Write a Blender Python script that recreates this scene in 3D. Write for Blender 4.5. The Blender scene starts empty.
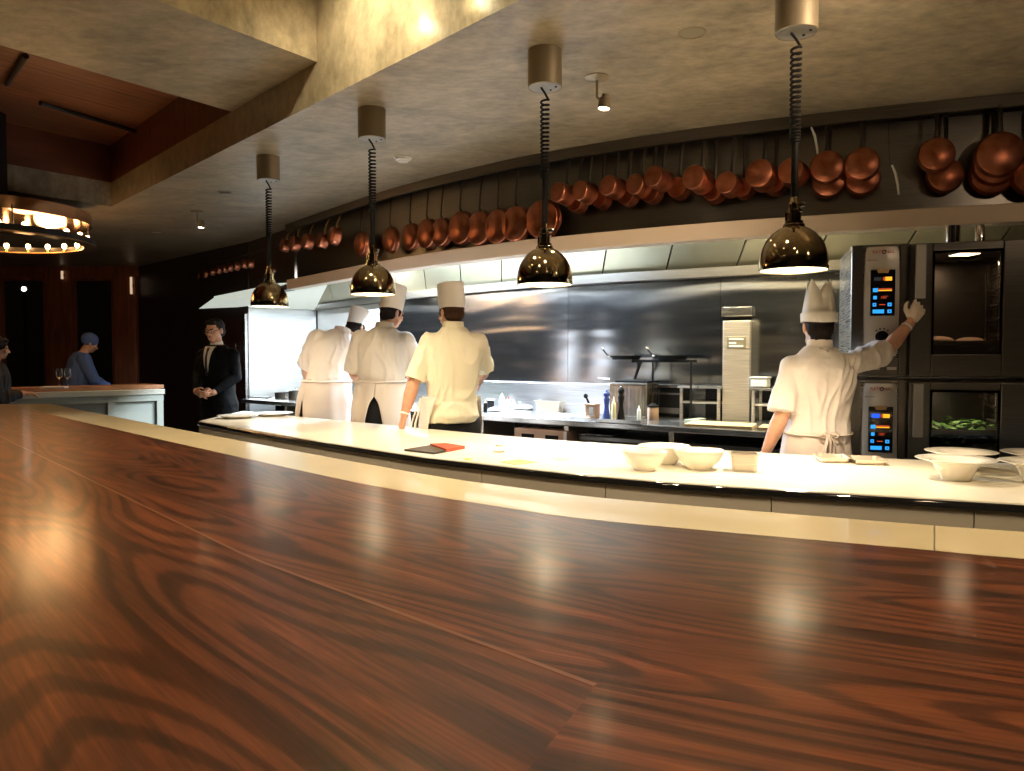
import bpy, bmesh, math, random
from mathutils import Vector, Matrix, Euler, noise
random.seed(7)
PI = math.pi
SC = bpy.context.scene
COL = SC.collection
# ------------------------------------------------------------------ camera
F = 770.0; CAMH = 1.45; PITCH = math.atan(27.5 / F)
cam_d = bpy.data.cameras.new('camera'); cam = bpy.data.objects.new('camera', cam_d); COL.objects.link(cam)
cam.location = (0, 0, CAMH); cam.rotation_euler = (PI / 2 - PITCH, 0, 0)
cam_d.sensor_fit = 'HORIZONTAL'; cam_d.sensor_width = 36; cam_d.lens = F / 1024 * 36
cam_d.clip_start = 0.02; cam_d.clip_end = 200
SC.camera = cam

def proj(p):
    x, y, z = p[0], p[1], p[2] - CAMH
    d = y * math.cos(PITCH) - z * math.sin(PITCH)
    return 512 + F * x / d, 385.5 - F * (z * math.cos(PITCH) + y * math.sin(PITCH)) / d
def at(px, py, Y):
    u = (px - 512) / F; v = (385.5 - py) / F
    d = Vector((u, math.cos(PITCH) + v * math.sin(PITCH), -math.sin(PITCH) + v * math.cos(PITCH)))
    t = Y / d.y
    return Vector((d.x * t, Y, CAMH + d.z * t))
def on(px, py, z):
    u = (px - 512) / F; v = (385.5 - py) / F
    d = Vector((u, math.cos(PITCH) + v * math.sin(PITCH), -math.sin(PITCH) + v * math.cos(PITCH)))
    t = (z - CAMH) / d.z
    return Vector((d.x * t, d.y * t, z))

# ------------------------------------------------------------------ materials
def nodes(name):
    m = bpy.data.materials.new(name); m.use_nodes = True
    nt = m.node_tree; b = nt.nodes['Principled BSDF']
    return m, nt, b
def N(nt, typ, **kw):
    n = nt.nodes.new(typ)
    for k, v in kw.items():
        if k in n.inputs.keys(): n.inputs[k].default_value = v
        else: setattr(n, k, v)
    return n
def mat(name, col, rough=0.5, metal=0.0, coat=0.0, bump=0.0, bscale=60, var=0.0, vscale=8, trans=0, emis=None, estr=0, ior=1.5, spec=0.5, stretch=(1, 1, 1), aniso=0, sheen=0):
    m, nt, b = nodes(name)
    c = (*col, 1)
    b.inputs['Base Color'].default_value = c
    b.inputs['Roughness'].default_value = rough
    b.inputs['Metallic'].default_value = metal
    b.inputs['Coat Weight'].default_value = coat
    b.inputs['IOR'].default_value = ior
    b.inputs['Specular IOR Level'].default_value = spec
    b.inputs['Transmission Weight'].default_value = trans
    b.inputs['Sheen Weight'].default_value = sheen
    tc = N(nt, 'ShaderNodeTexCoord'); mp = N(nt, 'ShaderNodeMapping'); mp.inputs['Scale'].default_value = stretch
    nt.links.new(tc.outputs['Object'], mp.inputs['Vector'])
    nz = N(nt, 'ShaderNodeTexNoise', Scale=vscale, Detail=4.0)
    nt.links.new(mp.outputs[0], nz.inputs['Vector'])
    if var > 0:
        r = N(nt, 'ShaderNodeValToRGB')
        r.color_ramp.elements[0].position = 0.3; r.color_ramp.elements[1].position = 0.7
        r.color_ramp.elements[0].color = (*[max(0, x * (1 - var)) for x in col], 1)
        r.color_ramp.elements[1].color = (*[min(1, x * (1 + var)) for x in col], 1)
        nt.links.new(nz.outputs[0], r.inputs[0]); nt.links.new(r.outputs[0], b.inputs['Base Color'])
    if bump > 0:
        nb = N(nt, 'ShaderNodeTexNoise', Scale=bscale, Detail=3.0)
        nt.links.new(mp.outputs[0], nb.inputs['Vector'])
        bp = N(nt, 'ShaderNodeBump', Strength=bump, Distance=0.01)
        nt.links.new(nb.outputs[0], bp.inputs['Height']); nt.links.new(bp.outputs[0], b.inputs['Normal'])
    if emis:
        b.inputs['Emission Color'].default_value = (*emis, 1); b.inputs['Emission Strength'].default_value = estr
    return m

M = {}
def plaster():
    m, nt, b = nodes('polished_plaster')
    tc = N(nt, 'ShaderNodeTexCoord')
    n1 = N(nt, 'ShaderNodeTexNoise', Scale=1.6, Detail=8.0, Roughness=0.62, Distortion=0.8)
    n2 = N(nt, 'ShaderNodeTexNoise', Scale=9.0, Detail=6.0, Roughness=0.7)
    mp = N(nt, 'ShaderNodeMapping'); mp.inputs['Scale'].default_value = (1.0, 1.6, 1); mp.inputs['Rotation'].default_value = (0, 0, .8)
    nt.links.new(tc.outputs['Object'], mp.inputs[0]); nt.links.new(mp.outputs[0], n1.inputs['Vector']); nt.links.new(mp.outputs[0], n2.inputs['Vector'])
    mx = N(nt, 'ShaderNodeMath', operation='ADD'); nt.links.new(n1.outputs[0], mx.inputs[0]); nt.links.new(n2.outputs[0], mx.inputs[1])
    ml = N(nt, 'ShaderNodeMath', operation='MULTIPLY'); ml.inputs[1].default_value = 0.5; nt.links.new(mx.outputs[0], ml.inputs[0])
    r = N(nt, 'ShaderNodeValToRGB'); e = r.color_ramp.elements
    e[0].position = .36; e[0].color = (.20, .168, .112, 1); e[1].position = .62; e[1].color = (.50, .42, .295, 1)
    nt.links.new(ml.outputs[0], r.inputs[0]); nt.links.new(r.outputs[0], b.inputs['Base Color'])
    b.inputs['Roughness'].default_value = .33
    r2 = N(nt, 'ShaderNodeMapRange'); r2.inputs['To Min'].default_value = .26; r2.inputs['To Max'].default_value = .5
    nt.links.new(n2.outputs[0], r2.inputs[0]); nt.links.new(r2.outputs[0], b.inputs['Roughness'])
    bp = N(nt, 'ShaderNodeBump', Strength=.12, Distance=.01); nt.links.new(ml.outputs[0], bp.inputs['Height']); nt.links.new(bp.outputs[0], b.inputs['Normal'])
    return m
def walnut():
    m, nt, b = nodes('walnut')
    uv = N(nt, 'ShaderNodeUVMap'); uv.uv_map = 'UVMap'
    oi = N(nt, 'ShaderNodeObjectInfo')
    # broad growth figure: contour lines of a stretched smooth noise make cathedral grain
    mp = N(nt, 'ShaderNodeMapping'); mp.inputs['Scale'].default_value = (.78, 4.4, 1)
    nt.links.new(uv.outputs[0], mp.inputs[0])
    n1 = N(nt, 'ShaderNodeTexNoise', Scale=1.0, Detail=.6, Roughness=.35, Distortion=.25)
    nt.links.new(mp.outputs[0], n1.inputs['Vector'])
    k = N(nt, 'ShaderNodeMath', operation='MULTIPLY'); k.inputs[1].default_value = 104.0; nt.links.new(n1.outputs[0], k.inputs[0])
    n3 = N(nt, 'ShaderNodeTexNoise', Scale=7.0, Detail=3.0); nt.links.new(mp.outputs[0], n3.inputs['Vector'])
    k3 = N(nt, 'ShaderNodeMath', operation='MULTIPLY'); k3.inputs[1].default_value = 1.7; nt.links.new(n3.outputs[0], k3.inputs[0])
    ad = N(nt, 'ShaderNodeMath', operation='ADD'); nt.links.new(k.outputs[0], ad.inputs[0]); nt.links.new(k3.outputs[0], ad.inputs[1])
    sn = N(nt, 'ShaderNodeMath', operation='SINE'); nt.links.new(ad.outputs[0], sn.inputs[0])
    # fine fibres
    mp2 = N(nt, 'ShaderNodeMapping'); mp2.inputs['Scale'].default_value = (5, 150, 1); nt.links.new(uv.outputs[0], mp2.inputs[0])
    n2 = N(nt, 'ShaderNodeTexNoise', Scale=1.0, Detail=5.0, Roughness=.65); nt.links.new(mp2.outputs[0], n2.inputs['Vector'])
    mp4 = N(nt, 'ShaderNodeMapping'); mp4.inputs['Scale'].default_value = (.8, 9, 1); nt.links.new(uv.outputs[0], mp4.inputs[0])
    n4 = N(nt, 'ShaderNodeTexNoise', Scale=1.3, Detail=4.0, Roughness=.6); nt.links.new(mp4.outputs[0], n4.inputs['Vector'])
    sh = N(nt, 'ShaderNodeMapRange'); sh.interpolation_type = 'SMOOTHERSTEP'; sh.inputs['From Min'].default_value = -1.0; sh.inputs['From Max'].default_value = .35; sh.inputs['To Min'].default_value = -.10; sh.inputs['To Max'].default_value = .05
    nt.links.new(sn.outputs[0], sh.inputs[0]); a = sh
    c1 = N(nt, 'ShaderNodeMath', operation='MULTIPLY_ADD'); c1.inputs[1].default_value = .50; nt.links.new(n2.outputs[0], c1.inputs[0]); nt.links.new(a.outputs[0], c1.inputs[2])
    c2 = N(nt, 'ShaderNodeMath', operation='MULTIPLY_ADD'); c2.inputs[1].default_value = .50; nt.links.new(n4.outputs[0], c2.inputs[0]); nt.links.new(c1.outputs[0], c2.inputs[2])
    r = N(nt, 'ShaderNodeValToRGB'); e = r.color_ramp.elements
    e[0].position = .30; e[0].color = (.018, .0068, .0038, 1)
    e[1].position = .80; e[1].color = (.34, .105, .034, 1)
    x = e.new(.45); x.color = (.064, .0180, .0075, 1)
    x = e.new(.60); x.color = (.150, .044, .0155, 1)
    nt.links.new(c2.outputs[0], r.inputs[0]); nt.links.new(r.outputs[0], b.inputs['Base Color'])
    b.inputs['Roughness'].default_value = .40; b.inputs['Coat Weight'].default_value = .5; b.inputs['Coat Roughness'].default_value = .15; b.inputs['Coat Tint'].default_value = (1, .85, .7, 1)
    bp = N(nt, 'ShaderNodeBump', Strength=.05, Distance=.004); nt.links.new(n2.outputs[0], bp.inputs['Height']); nt.links.new(bp.outputs[0], b.inputs['Normal'])
    return m
def steel(name, col=(.42, .42, .43), rough=.28, wave=0.0, wsc=(.55, .55, 5.0), brush=.12, dark=0.25, axis='h'):
    m, nt, b = nodes(name)
    b.inputs['Metallic'].default_value = 1
    tc = N(nt, 'ShaderNodeTexCoord')
    mp = N(nt, 'ShaderNodeMapping'); mp.inputs['Scale'].default_value = (3, 3, 260) if axis == 'h' else (260, 260, 3)
    nt.links.new(tc.outputs['Object'], mp.inputs[0])
    nz = N(nt, 'ShaderNodeTexNoise', Scale=1.0, Detail=3.0); nt.links.new(mp.outputs[0], nz.inputs['Vector'])
    r = N(nt, 'ShaderNodeValToRGB'); e = r.color_ramp.elements
    e[0].position = .3; e[1].position = .7
    e[0].color = (*[c * (1 - dark) for c in col], 1); e[1].color = (*[min(1, c * (1 + dark * .6)) for c in col], 1)
    nt.links.new(nz.outputs[0], r.inputs[0]); nt.links.new(r.outputs[0], b.inputs['Base Color'])
    rr = N(nt, 'ShaderNodeMapRange'); rr.inputs['To Min'].default_value = rough * .8; rr.inputs['To Max'].default_value = rough * 1.25
    nt.links.new(nz.outputs[0], rr.inputs[0]); nt.links.new(rr.outputs[0], b.inputs['Roughness'])
    bp = N(nt, 'ShaderNodeBump', Strength=brush, Distance=.001); nt.links.new(nz.outputs[0], bp.inputs['Height'])
    last = bp
    if wave > 0:
        mp2 = N(nt, 'ShaderNodeMapping'); mp2.inputs['Scale'].default_value = wsc; nt.links.new(tc.outputs['Object'], mp2.inputs[0])
        nw = N(nt, 'ShaderNodeTexNoise', Scale=1.5, Detail=1.0, Distortion=.3); nt.links.new(mp2.outputs[0], nw.inputs['Vector'])
        b2 = N(nt, 'ShaderNodeBump', Strength=wave, Distance=.05); nt.links.new(nw.outputs[0], b2.inputs['Height']); nt.links.new(bp.outputs[0], b2.inputs['Normal'])
        last = b2
    nt.links.new(last.outputs[0], b.inputs['Normal'])
    return m
def copper():
    m, nt, b = nodes('copper'); b.inputs['Metallic'].default_value = 1
    tc = N(nt, 'ShaderNodeTexCoord'); nz = N(nt, 'ShaderNodeTexNoise', Scale=9, Detail=5.0); nt.links.new(tc.outputs['Object'], nz.inputs['Vector'])
    r = N(nt, 'ShaderNodeValToRGB'); e = r.color_ramp.elements
    e[0].position = .3; e[0].color = (.28, .085, .042, 1); e[1].position = .75; e[1].color = (.64, .25, .145, 1)
    nt.links.new(nz.outputs[0], r.inputs[0]); nt.links.new(r.outputs[0], b.inputs['Base Color'])
    rr = N(nt, 'ShaderNodeMapRange'); rr.inputs['To Min'].default_value = .24; rr.inputs['To Max'].default_value = .48
    nt.links.new(nz.outputs[0], rr.inputs[0]); nt.links.new(rr.outputs[0], b.inputs['Roughness'])
    return m
def planks(name, c1, c2, rough=.45):
    m, nt, b = nodes(name)
    tc = N(nt, 'ShaderNodeTexCoord'); mp = N(nt, 'ShaderNodeMapping'); mp.inputs['Rotation'].default_value = (0, 0, -0.95)
    nt.links.new(tc.outputs['Object'], mp.inputs[0])
    mp2 = N(nt, 'ShaderNodeMapping'); mp2.inputs['Scale'].default_value = (1.2, 26, 6); nt.links.new(mp.outputs[0], mp2.inputs[0])
    nz = N(nt, 'ShaderNodeTexNoise', Scale=1.0, Detail=5.0); nt.links.new(mp2.outputs[0], nz.inputs['Vector'])
    w = N(nt, 'ShaderNodeTexWave', Scale=.7); w.bands_direction = 'Y'; w.wave_profile = 'SAW'; nt.links.new(mp.outputs[0], w.inputs['Vector'])
    r = N(nt, 'ShaderNodeValToRGB'); e = r.color_ramp.elements; e[0].position = .3; e[0].color = (*c1, 1); e[1].position = .72; e[1].color = (*c2, 1)
    nt.links.new(nz.outputs[0], r.inputs[0])
    rw = N(nt, 'ShaderNodeValToRGB'); e = rw.color_ramp.elements; e[0].position = 0.0; e[0].color = (.05, .05, .05, 1); e[1].position = .04; e[1].color = (1, 1, 1, 1)
    nt.links.new(w.outputs['Fac'], rw.inputs[0])
    mx = N(nt, 'ShaderNodeMix', data_type='RGBA', blend_type='MULTIPLY'); mx.inputs[0].default_value = 1
    nt.links.new(r.outputs[0], mx.inputs[6]); nt.links.new(rw.outputs[0], mx.inputs[7]); nt.links.new(mx.outputs[2], b.inputs['Base Color'])
    b.inputs['Roughness'].default_value = rough
    return m
def emit(name, col, s):
    m, nt, b = nodes(name); nt.nodes.remove(b); e = N(nt, 'ShaderNodeEmission'); e.inputs[0].default_value = (*col, 1); e.inputs[1].default_value = s
    nt.links.new(e.outputs[0], nt.nodes['Material Output'].inputs[0]); return m
M['plaster'] = plaster(); M['walnut'] = walnut(); M['copper'] = copper()
M['wall_steel'] = steel('brushed_wall_steel', (.32, .33, .345), .19, wave=.45, brush=.01, dark=.06, wsc=(.4, .4, 2.6))
M['steel'] = steel('stainless_steel', (.56, .55, .53), .25)
M['steel_v'] = steel('stainless_steel_vertical', (.52, .51, .49), .28, axis='v')
M['steel_dark'] = steel('dark_stainless', (.20, .185, .165), .3, dark=.15)
M['steel_oven'] = steel('oven_steel', (.38, .355, .32), .27, dark=.06, brush=.02)
M['hotel_steel'] = mat('pressed_steel', (.80, .70, .58), .32, .75)
M['matte_black'] = mat('matte_black_iron', (.006, .006, .006), .85, spec=.15)
M['steel_satin'] = steel('satin_steel', (.74, .66, .56), .45)
M['chrome'] = mat('chrome', (.75, .73, .70), .08, 1)
M['dome'] = mat('polished_bronze', (.45, .36, .225), .09, 1, var=.1)
M['canopy'] = mat('brushed_bronze', (.30, .25, .17), .42, .6, bump=.05, stretch=(20, 20, 1))
M['dome_in'] = mat('lamp_inner_reflector', (.95, .9, .78), .45, 0)
M['black'] = mat('black_rubber', (.008, .007, .006), .6, spec=.12)
M['black_steel'] = mat('black_steel', (.02, .018, .016), .4, .6)
M['iron'] = mat('dark_iron', (.06, .052, .045), .45, .8, var=.2)
M['brass'] = mat('brass', (.75, .5, .22), .22, 1)
M['ivory'] = mat('ivory_stone', (.80, .66, .40), .22, coat=.3, var=.04, vscale=3)
M['pass'] = mat('cream_solid_surface', (.92, .86, .72), .28, coat=.2, var=.03, vscale=4)
M['porcelain'] = mat('porcelain', (.88, .83, .72), .18, coat=.5)
M['cloth'] = mat('white_cotton', (.82, .74, .68), .85, bump=.15, bscale=180, sheen=.2)
M['cloth_cream'] = mat('cream_cotton', (.84, .77, .60), .85, bump=.15, bscale=180, sheen=.2)
M['apron'] = mat('apron_cotton', (.78, .67, .59), .88, bump=.15, bscale=180, sheen=.2)
M['paper'] = mat('white_paper', (.86, .82, .78), .7)
M['skin'] = mat('skin', (.62, .33, .21), .5, var=.12, vscale=20)
M['skin2'] = mat('skin_tanned', (.56, .29, .18), .5, var=.12, vscale=20)
M['hair_dark'] = mat('dark_hair', (.010, .006, .005), .8, spec=.2, bump=.6, bscale=90, stretch=(1, 1, .3))
M['hair_brown'] = mat('brown_hair', (.045, .020, .010), .8, spec=.2, bump=.6, bscale=90, stretch=(1, 1, .3))
M['suit'] = mat('black_wool', (.0030, .0028, .0030), .95, spec=.12)
M['trouser'] = mat('black_twill', (.012, .011, .012), .85)
M['shoe'] = mat('black_leather', (.01, .01, .01), .35)
M['shirt'] = mat('white_shirt', (.8, .8, .78), .7)
M['tie'] = mat('dark_tie', (.015, .015, .03), .6)
M['blue'] = mat('blue_fleece', (.10, .17, .42), .9)
M['navy'] = mat('dark_cloth', (.012, .010, .010), .85)
M['red'] = mat('red_cloth', (.50, .07, .03), .6)
M['slate'] = mat('dark_board', (.035, .022, .016), .4)
M['wood_light'] = mat('pale_wood', (.62, .45, .24), .5, var=.2, vscale=4, stretch=(1, 12, 1))
M['wood_brown'] = mat('brown_wood', (.30, .13, .05), .4, var=.3, vscale=4, stretch=(1, 12, 1))
M['wood_frame'] = mat('stained_wood', (.20, .062, .027), .42, var=.35, vscale=3, stretch=(6, 6, .6))
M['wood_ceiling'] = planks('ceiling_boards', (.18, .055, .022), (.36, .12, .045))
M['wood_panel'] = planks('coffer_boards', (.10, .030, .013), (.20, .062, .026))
M['floor'] = mat('dark_floor', (.035, .025, .018), .4, var=.3, vscale=2)
M['darkwall'] = mat('dark_bronze_wall', (.020, .013, .010), .45, var=.3, vscale=2)
M['taupe'] = mat('taupe_panel', (.50, .44, .34), .4, var=.08, vscale=2)
M['blackglass'] = mat('black_glass', (.006, .006, .007), .06, coat=.5)
M['glass'] = mat('clear_glass', (1, 1, 1), .02, trans=1, ior=1.45)
M['ovenglass'] = mat('tinted_oven_glass', (.55, .52, .48), .03, trans=1, ior=1.3)
M['winglass'] = mat('window_glass', (.7, .7, .7), .02, trans=1, ior=1.45)
M['wine'] = mat('white_wine', (.9, .75, .4), .02, trans=1, ior=1.33)
M['counter_green'] = mat('pale_painted_panel', (.27, .29, .25), .5)
M['white_plastic'] = mat('white_plastic', (.78, .76, .72), .45)
M['blue_plastic'] = mat('blue_plastic', (.03, .05, .22), .35)
M['terracotta'] = mat('tan_box', (.58, .38, .26), .6)
M['greens'] = mat('green_leaves', (.10, .22, .05), .6, var=.5, vscale=40, bump=.5, bscale=60)
M['grey_paint'] = mat('grey_plastic', (.30, .29, .27), .4)
M['silver_panel'] = mat('silver_panel', (.60, .57, .53), .38, .6)
M['lamp_warm'] = emit('warm_bulb', (1, .78, .45), 30)
M['lamp_hot'] = emit('heat_bulb', (1, .86, .60), 14)
M['lamp_candle'] = emit('amber_bulb', (1, .55, .2), 26)
M['lamp_white'] = emit('hood_tube', (.86, .94, 1), 9)
M['lamp_cream'] = emit('hood_tube_warm', (1, .92, .68), 5)
M['lamp_street'] = emit('street_bulb', (1, .9, .75), 12)
M['em_cyan'] = emit('display_cyan', (.03, .32, .80), .75)
M['em_blue'] = emit('display_blue', (.02, .09, .8), .9)
M['em_yellow'] = emit('display_amber', (1, .42, .02), .8)
M['em_red'] = emit('display_red', (.75, .09, .03), .4)
M['em_grey'] = emit('display_grey', (.3, .28, .26), .05)
M['logo_red'] = mat('red_print', (.50, .05, .03), .4)
M['amber_tint'] = mat('tan_plastic', (.42, .27, .12), .4)

# ------------------------------------------------------------------ mesh helpers
def tag(o, label=None, cat=None, group=None, kind=None):
    if label: o['label'] = label
    if cat: o['category'] = cat
    if group: o['group'] = group
    if kind: o['kind'] = kind
    return o
def link_mesh(name, me, m, parent=None, smooth=False):
    o = bpy.data.objects.new(name, me); COL.objects.link(o)
    if m is not None:
        for x in (m if isinstance(m, (list, tuple)) else [m]): me.materials.append(x)
    if parent: o.parent = parent
    if smooth:
        for p in me.polygons: p.use_smooth = True
    return o
def obj(name, bm, m, parent=None, smooth=False, bev=0, loc=None, rot=None, sharp=40):
    bmesh.ops.recalc_face_normals(bm, faces=bm.faces[:])
    me = bpy.data.meshes.new(name); bm.to_mesh(me); bm.free()
    o = link_mesh(name, me, m, parent, smooth)
    if smooth:
        try: me.set_sharp_from_angle(angle=math.radians(sharp))
        except Exception: pass
    if bev:
        md = o.modifiers.new('bevel', 'BEVEL'); md.width = bev; md.segments = 2; md.limit_method = 'ANGLE'; md.angle_limit = math.radians(40)
    if loc is not None: o.location = loc
    if rot is not None: o.rotation_euler = rot
    return o
def empty(name, loc, rz=0, rot=None):
    o = bpy.data.objects.new(name, None); COL.objects.link(o); o.location = loc
    o.rotation_euler = rot if rot is not None else (0, 0, rz); o.empty_display_size = .05
    return o
def box(bm, x0, x1, y0, y1, z0, z1, R=None):
    vs = [Vector((x, y, z)) for x in (x0, x1) for y in (y0, y1) for z in (z0, z1)]
    if R is not None: vs = [R @ v for v in vs]
    v = [bm.verts.new(p) for p in vs]
    fs = []
    for f in ((0, 1, 3, 2), (4, 6, 7, 5), (0, 4, 5, 1), (2, 3, 7, 6), (0, 2, 6, 4), (1, 5, 7, 3)):
        fs.append(bm.faces.new([v[i] for i in f]))
    return fs
def bx(*a, R=None):
    bm = bmesh.new(); box(bm, *a, R=R); return bm
def lathe(bm, prof, seg=32, R=None, closed=False):
    R = R or Matrix.Identity(4); rings = []
    for r, z in prof:
        if r < 1e-6: rings.append([bm.verts.new(R @ Vector((0, 0, z)))])
        else: rings.append([bm.verts.new(R @ Vector((r * math.cos(2 * PI * i / seg), r * math.sin(2 * PI * i / seg), z))) for i in range(seg)])
    n = len(rings)
    for k in range(n if closed else n - 1):
        a, b = rings[k], rings[(k + 1) % n]
        for i in range(seg):
            j = (i + 1) % seg
            if len(a) == 1 and len(b) == 1: break
            if len(a) == 1: bm.faces.new((a[0], b[i], b[j]))
            elif len(b) == 1: bm.faces.new((a[i], a[j], b[0]))
            else: bm.faces.new((a[i], a[j], b[j], b[i]))
def frame_from(d):
    d = Vector(d).normalized(); u = Vector((0, 0, 1)) if abs(d.z) < .95 else Vector((1, 0, 0))
    a = d.cross(u).normalized(); b = a.cross(d).normalized()
    return a, b
def tube(bm, pts, r, seg=8, caps=True, radii=None, flat=1.0):
    pts = [Vector(p) for p in pts]; rings = []; pa = None
    for i, p in enumerate(pts):
        d = (pts[min(i + 1, len(pts) - 1)] - pts[max(i - 1, 0)]).normalized()
        if pa is None: a, b = frame_from(d)
        else:
            a = (pa - d * pa.dot(d))
            a = a.normalized() if a.length > 1e-6 else frame_from(d)[0]; b = a.cross(d).normalized()
        pa = a; rr = radii[i] if radii else r
        rings.append([bm.verts.new(p + a * rr * math.cos(2 * PI * k / seg) + b * rr * flat * math.sin(2 * PI * k / seg)) for k in range(seg)])
    for x, y in zip(rings, rings[1:]):
        for k in range(seg):
            bm.faces.new((x[k], x[(k + 1) % seg], y[(k + 1) % seg], y[k]))
    if caps: bm.faces.new(rings[0][::-1]); bm.faces.new(rings[-1])
def tb(pts, r, seg=8, **k):
    bm = bmesh.new(); tube(bm, pts, r, seg, **k); return bm
def lt(prof, seg=32, R=None, closed=False):
    bm = bmesh.new(); lathe(bm, prof, seg, R, closed); return bm
def poly_slab(pts, z0, z1):
    bm = bmesh.new()
    a = [bm.verts.new((p[0], p[1], z0)) for p in pts]; b = [bm.verts.new((p[0], p[1], z1)) for p in pts]
    bm.faces.new(a); bm.faces.new(b)
    n = len(pts)
    for i in range(n): bm.faces.new((a[i], a[(i + 1) % n], b[(i + 1) % n], b[i]))
    bmesh.ops.triangulate(bm, faces=[f for f in bm.faces if len(f.verts) > 4])
    return bm
def strip_slab(A, B, z0, z1, z0b=None, z1b=None):
    bm = bmesh.new(); z0b = z0 if z0b is None else z0b; z1b = z1 if z1b is None else z1b
    R = []
    for p, q in zip(A, B):
        R.append([bm.verts.new((p[0], p[1], z0)), bm.verts.new((q[0], q[1], z0b)), bm.verts.new((q[0], q[1], z1b)), bm.verts.new((p[0], p[1], z1))])
    for r, s in zip(R, R[1:]):
        for k in range(4): bm.faces.new((r[k], r[(k + 1) % 4], s[(k + 1) % 4], s[k]))
    bm.faces.new(R[0]); bm.faces.new(R[-1][::-1])
    return bm
def catmull(pts, n=8):
    P = [Vector((p[0], p[1])) for p in pts]; P = [2 * P[0] - P[1]] + P + [2 * P[-1] - P[-2]]; out = []
    for i in range(1, len(P) - 2):
        for k in range(n):
            t = k / n
            out.append(.5 * ((2 * P[i]) + (-P[i - 1] + P[i + 1]) * t + (2 * P[i - 1] - 5 * P[i] + 4 * P[i + 1] - P[i + 2]) * t * t + (-P[i - 1] + 3 * P[i] - 3 * P[i + 1] + P[i + 2]) * t ** 3))
    out.append(P[-2]); return out
def resample(C, n):
    L = [0]
    for a, b in zip(C, C[1:]): L.append(L[-1] + (b - a).length)
    out = []; j = 0
    for i in range(n):
        s = L[-1] * i / (n - 1)
        while j < len(C) - 2 and L[j + 1] < s: j += 1
        t = (s - L[j]) / max(1e-9, L[j + 1] - L[j]); out.append(C[j].lerp(C[j + 1], min(1, max(0, t))))
    return out
def offset(C, d):
    out = []
    for i, p in enumerate(C):
        t = (C[min(i + 1, len(C) - 1)] - C[max(i - 1, 0)]).normalized(); out.append(p + Vector((-t.y, t.x)) * d)
    return out
def curve_at_px(C, px, z):
    best = None
    for a, b in zip(C, C[1:]):
        xa = proj((a.x, a.y, z))[0]; xb = proj((b.x, b.y, z))[0]
        if (xa - px) * (xb - px) <= 0 and abs(xa - xb) > 1e-9:
            t = (px - xa) / (xb - xa); p = a.lerp(b, t); d = (b - a).normalized(); return p, d
    a, b = (C[0], C[1]) if abs(proj((*C[0], z))[0] - px) < abs(proj((*C[-1], z))[0] - px) else (C[-1], C[-2])
    return a, (C[1] - C[0]).normalized() if a is C[0] else (C[-1] - C[-2]).normalized()
def sub_curve(C, a, b):
    return C[int(a):int(b) + 1]
def text_mesh(name, s, size, m, parent, loc, rot, ext=.0006, align='CENTER'):
    cu = bpy.data.curves.new(name, 'FONT'); cu.body = s; cu.size = size; cu.extrude = ext; cu.align_x = align; cu.align_y = 'CENTER'
    t = bpy.data.objects.new(name + '_t', cu); COL.objects.link(t)
    dg = bpy.context.evaluated_depsgraph_get(); me = bpy.data.meshes.new_from_object(t.evaluated_get(dg))
    bpy.data.objects.remove(t); me.name = name; me.materials.clear()
    o = link_mesh(name, me, m, parent); o.location = loc; o.rotation_euler = rot
    return o
def light(kind, loc, energy, col=(1, .8, .55), size=.1, rot=None, spot=None, blend=.5, name='light', sizey=None, target=None, parent=None):
    l = bpy.data.lights.new(name, kind); l.energy = energy; l.color = col
    if kind == 'AREA':
        l.size = size
        if sizey: l.shape = 'RECTANGLE'; l.size_y = sizey
    else: l.shadow_soft_size = size
    if kind == 'SPOT': l.spot_size = spot; l.spot_blend = blend
    o = bpy.data.objects.new(name, l); COL.objects.link(o); o.location = loc
    if target is not None: o.rotation_euler = (Vector(target) - Vector(loc)).to_track_quat('-Z', 'Y').to_euler()
    elif rot: o.rotation_euler = rot
    if parent: o.parent = parent
    return o
def copy_tree(o, parent=None):
    c = o.copy(); COL.objects.link(c)
    if parent: c.parent = parent
    for ch in list(o.children): copy_tree(ch, c)
    return c
# ------------------------------------------------------------------ plan curves of the place (metres)
HOOD = resample(catmull([(4.7, 4.52), (3.9, 4.62), (3.18, 4.84), (2.31, 5.16), (1.36, 5.58), (0.45, 6.12), (-.2, 6.62), (-1.22, 7.63), (-2.8, 9.6)]), 81)
WALL = resample(catmull([(4.9, 5.75), (3.7, 5.92), (2.74, 6.28), (1.84, 6.82), (.66, 7.53), (-.35, 8.44), (-1.32, 9.47), (-2.92, 11.60)]), 81)
CFRONT = resample(catmull([(2.12, 5.34), (1.86, 5.54), (.41, 6.58), (-.30, 7.15), (-2.45, 9.02), (-3.50, 9.93)]), 61)
PF = resample(catmull([(2.9, 2.22), (2.4, 2.40), (1.75, 2.64), (1.06, 2.92), (.67, 3.09), (.25, 3.35), (-.15, 3.66), (-.58, 4.03), (-1.5, 5.0), (-2.49, 6.10)]), 81)
PB = resample(catmull([(3.3, 3.40), (2.6, 3.58), (1.9, 3.81), (1.40, 4.02), (.63, 4.46), (.29, 4.68), (-.35, 5.21), (-1.2, 6.0), (-1.95, 6.70), (-2.55, 7.28)]), 81)
BI = resample(catmull([(1.75, 1.13), (.97, 1.445), (.83, 1.51), (.21, 1.785), (.0, 1.93), (-.37, 2.24), (-.63, 2.50), (-1.31, 3.225), (-2.84, 4.88), (-3.70, 5.84)]), 81)
BO = resample(catmull([(1.86, 1.36), (1.13, 1.665), (.95, 1.735), (.26, 2.07), (.0, 2.26), (-.38, 2.60), (-1.75, 4.07), (-3.83, 6.37)]), 81)

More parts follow.
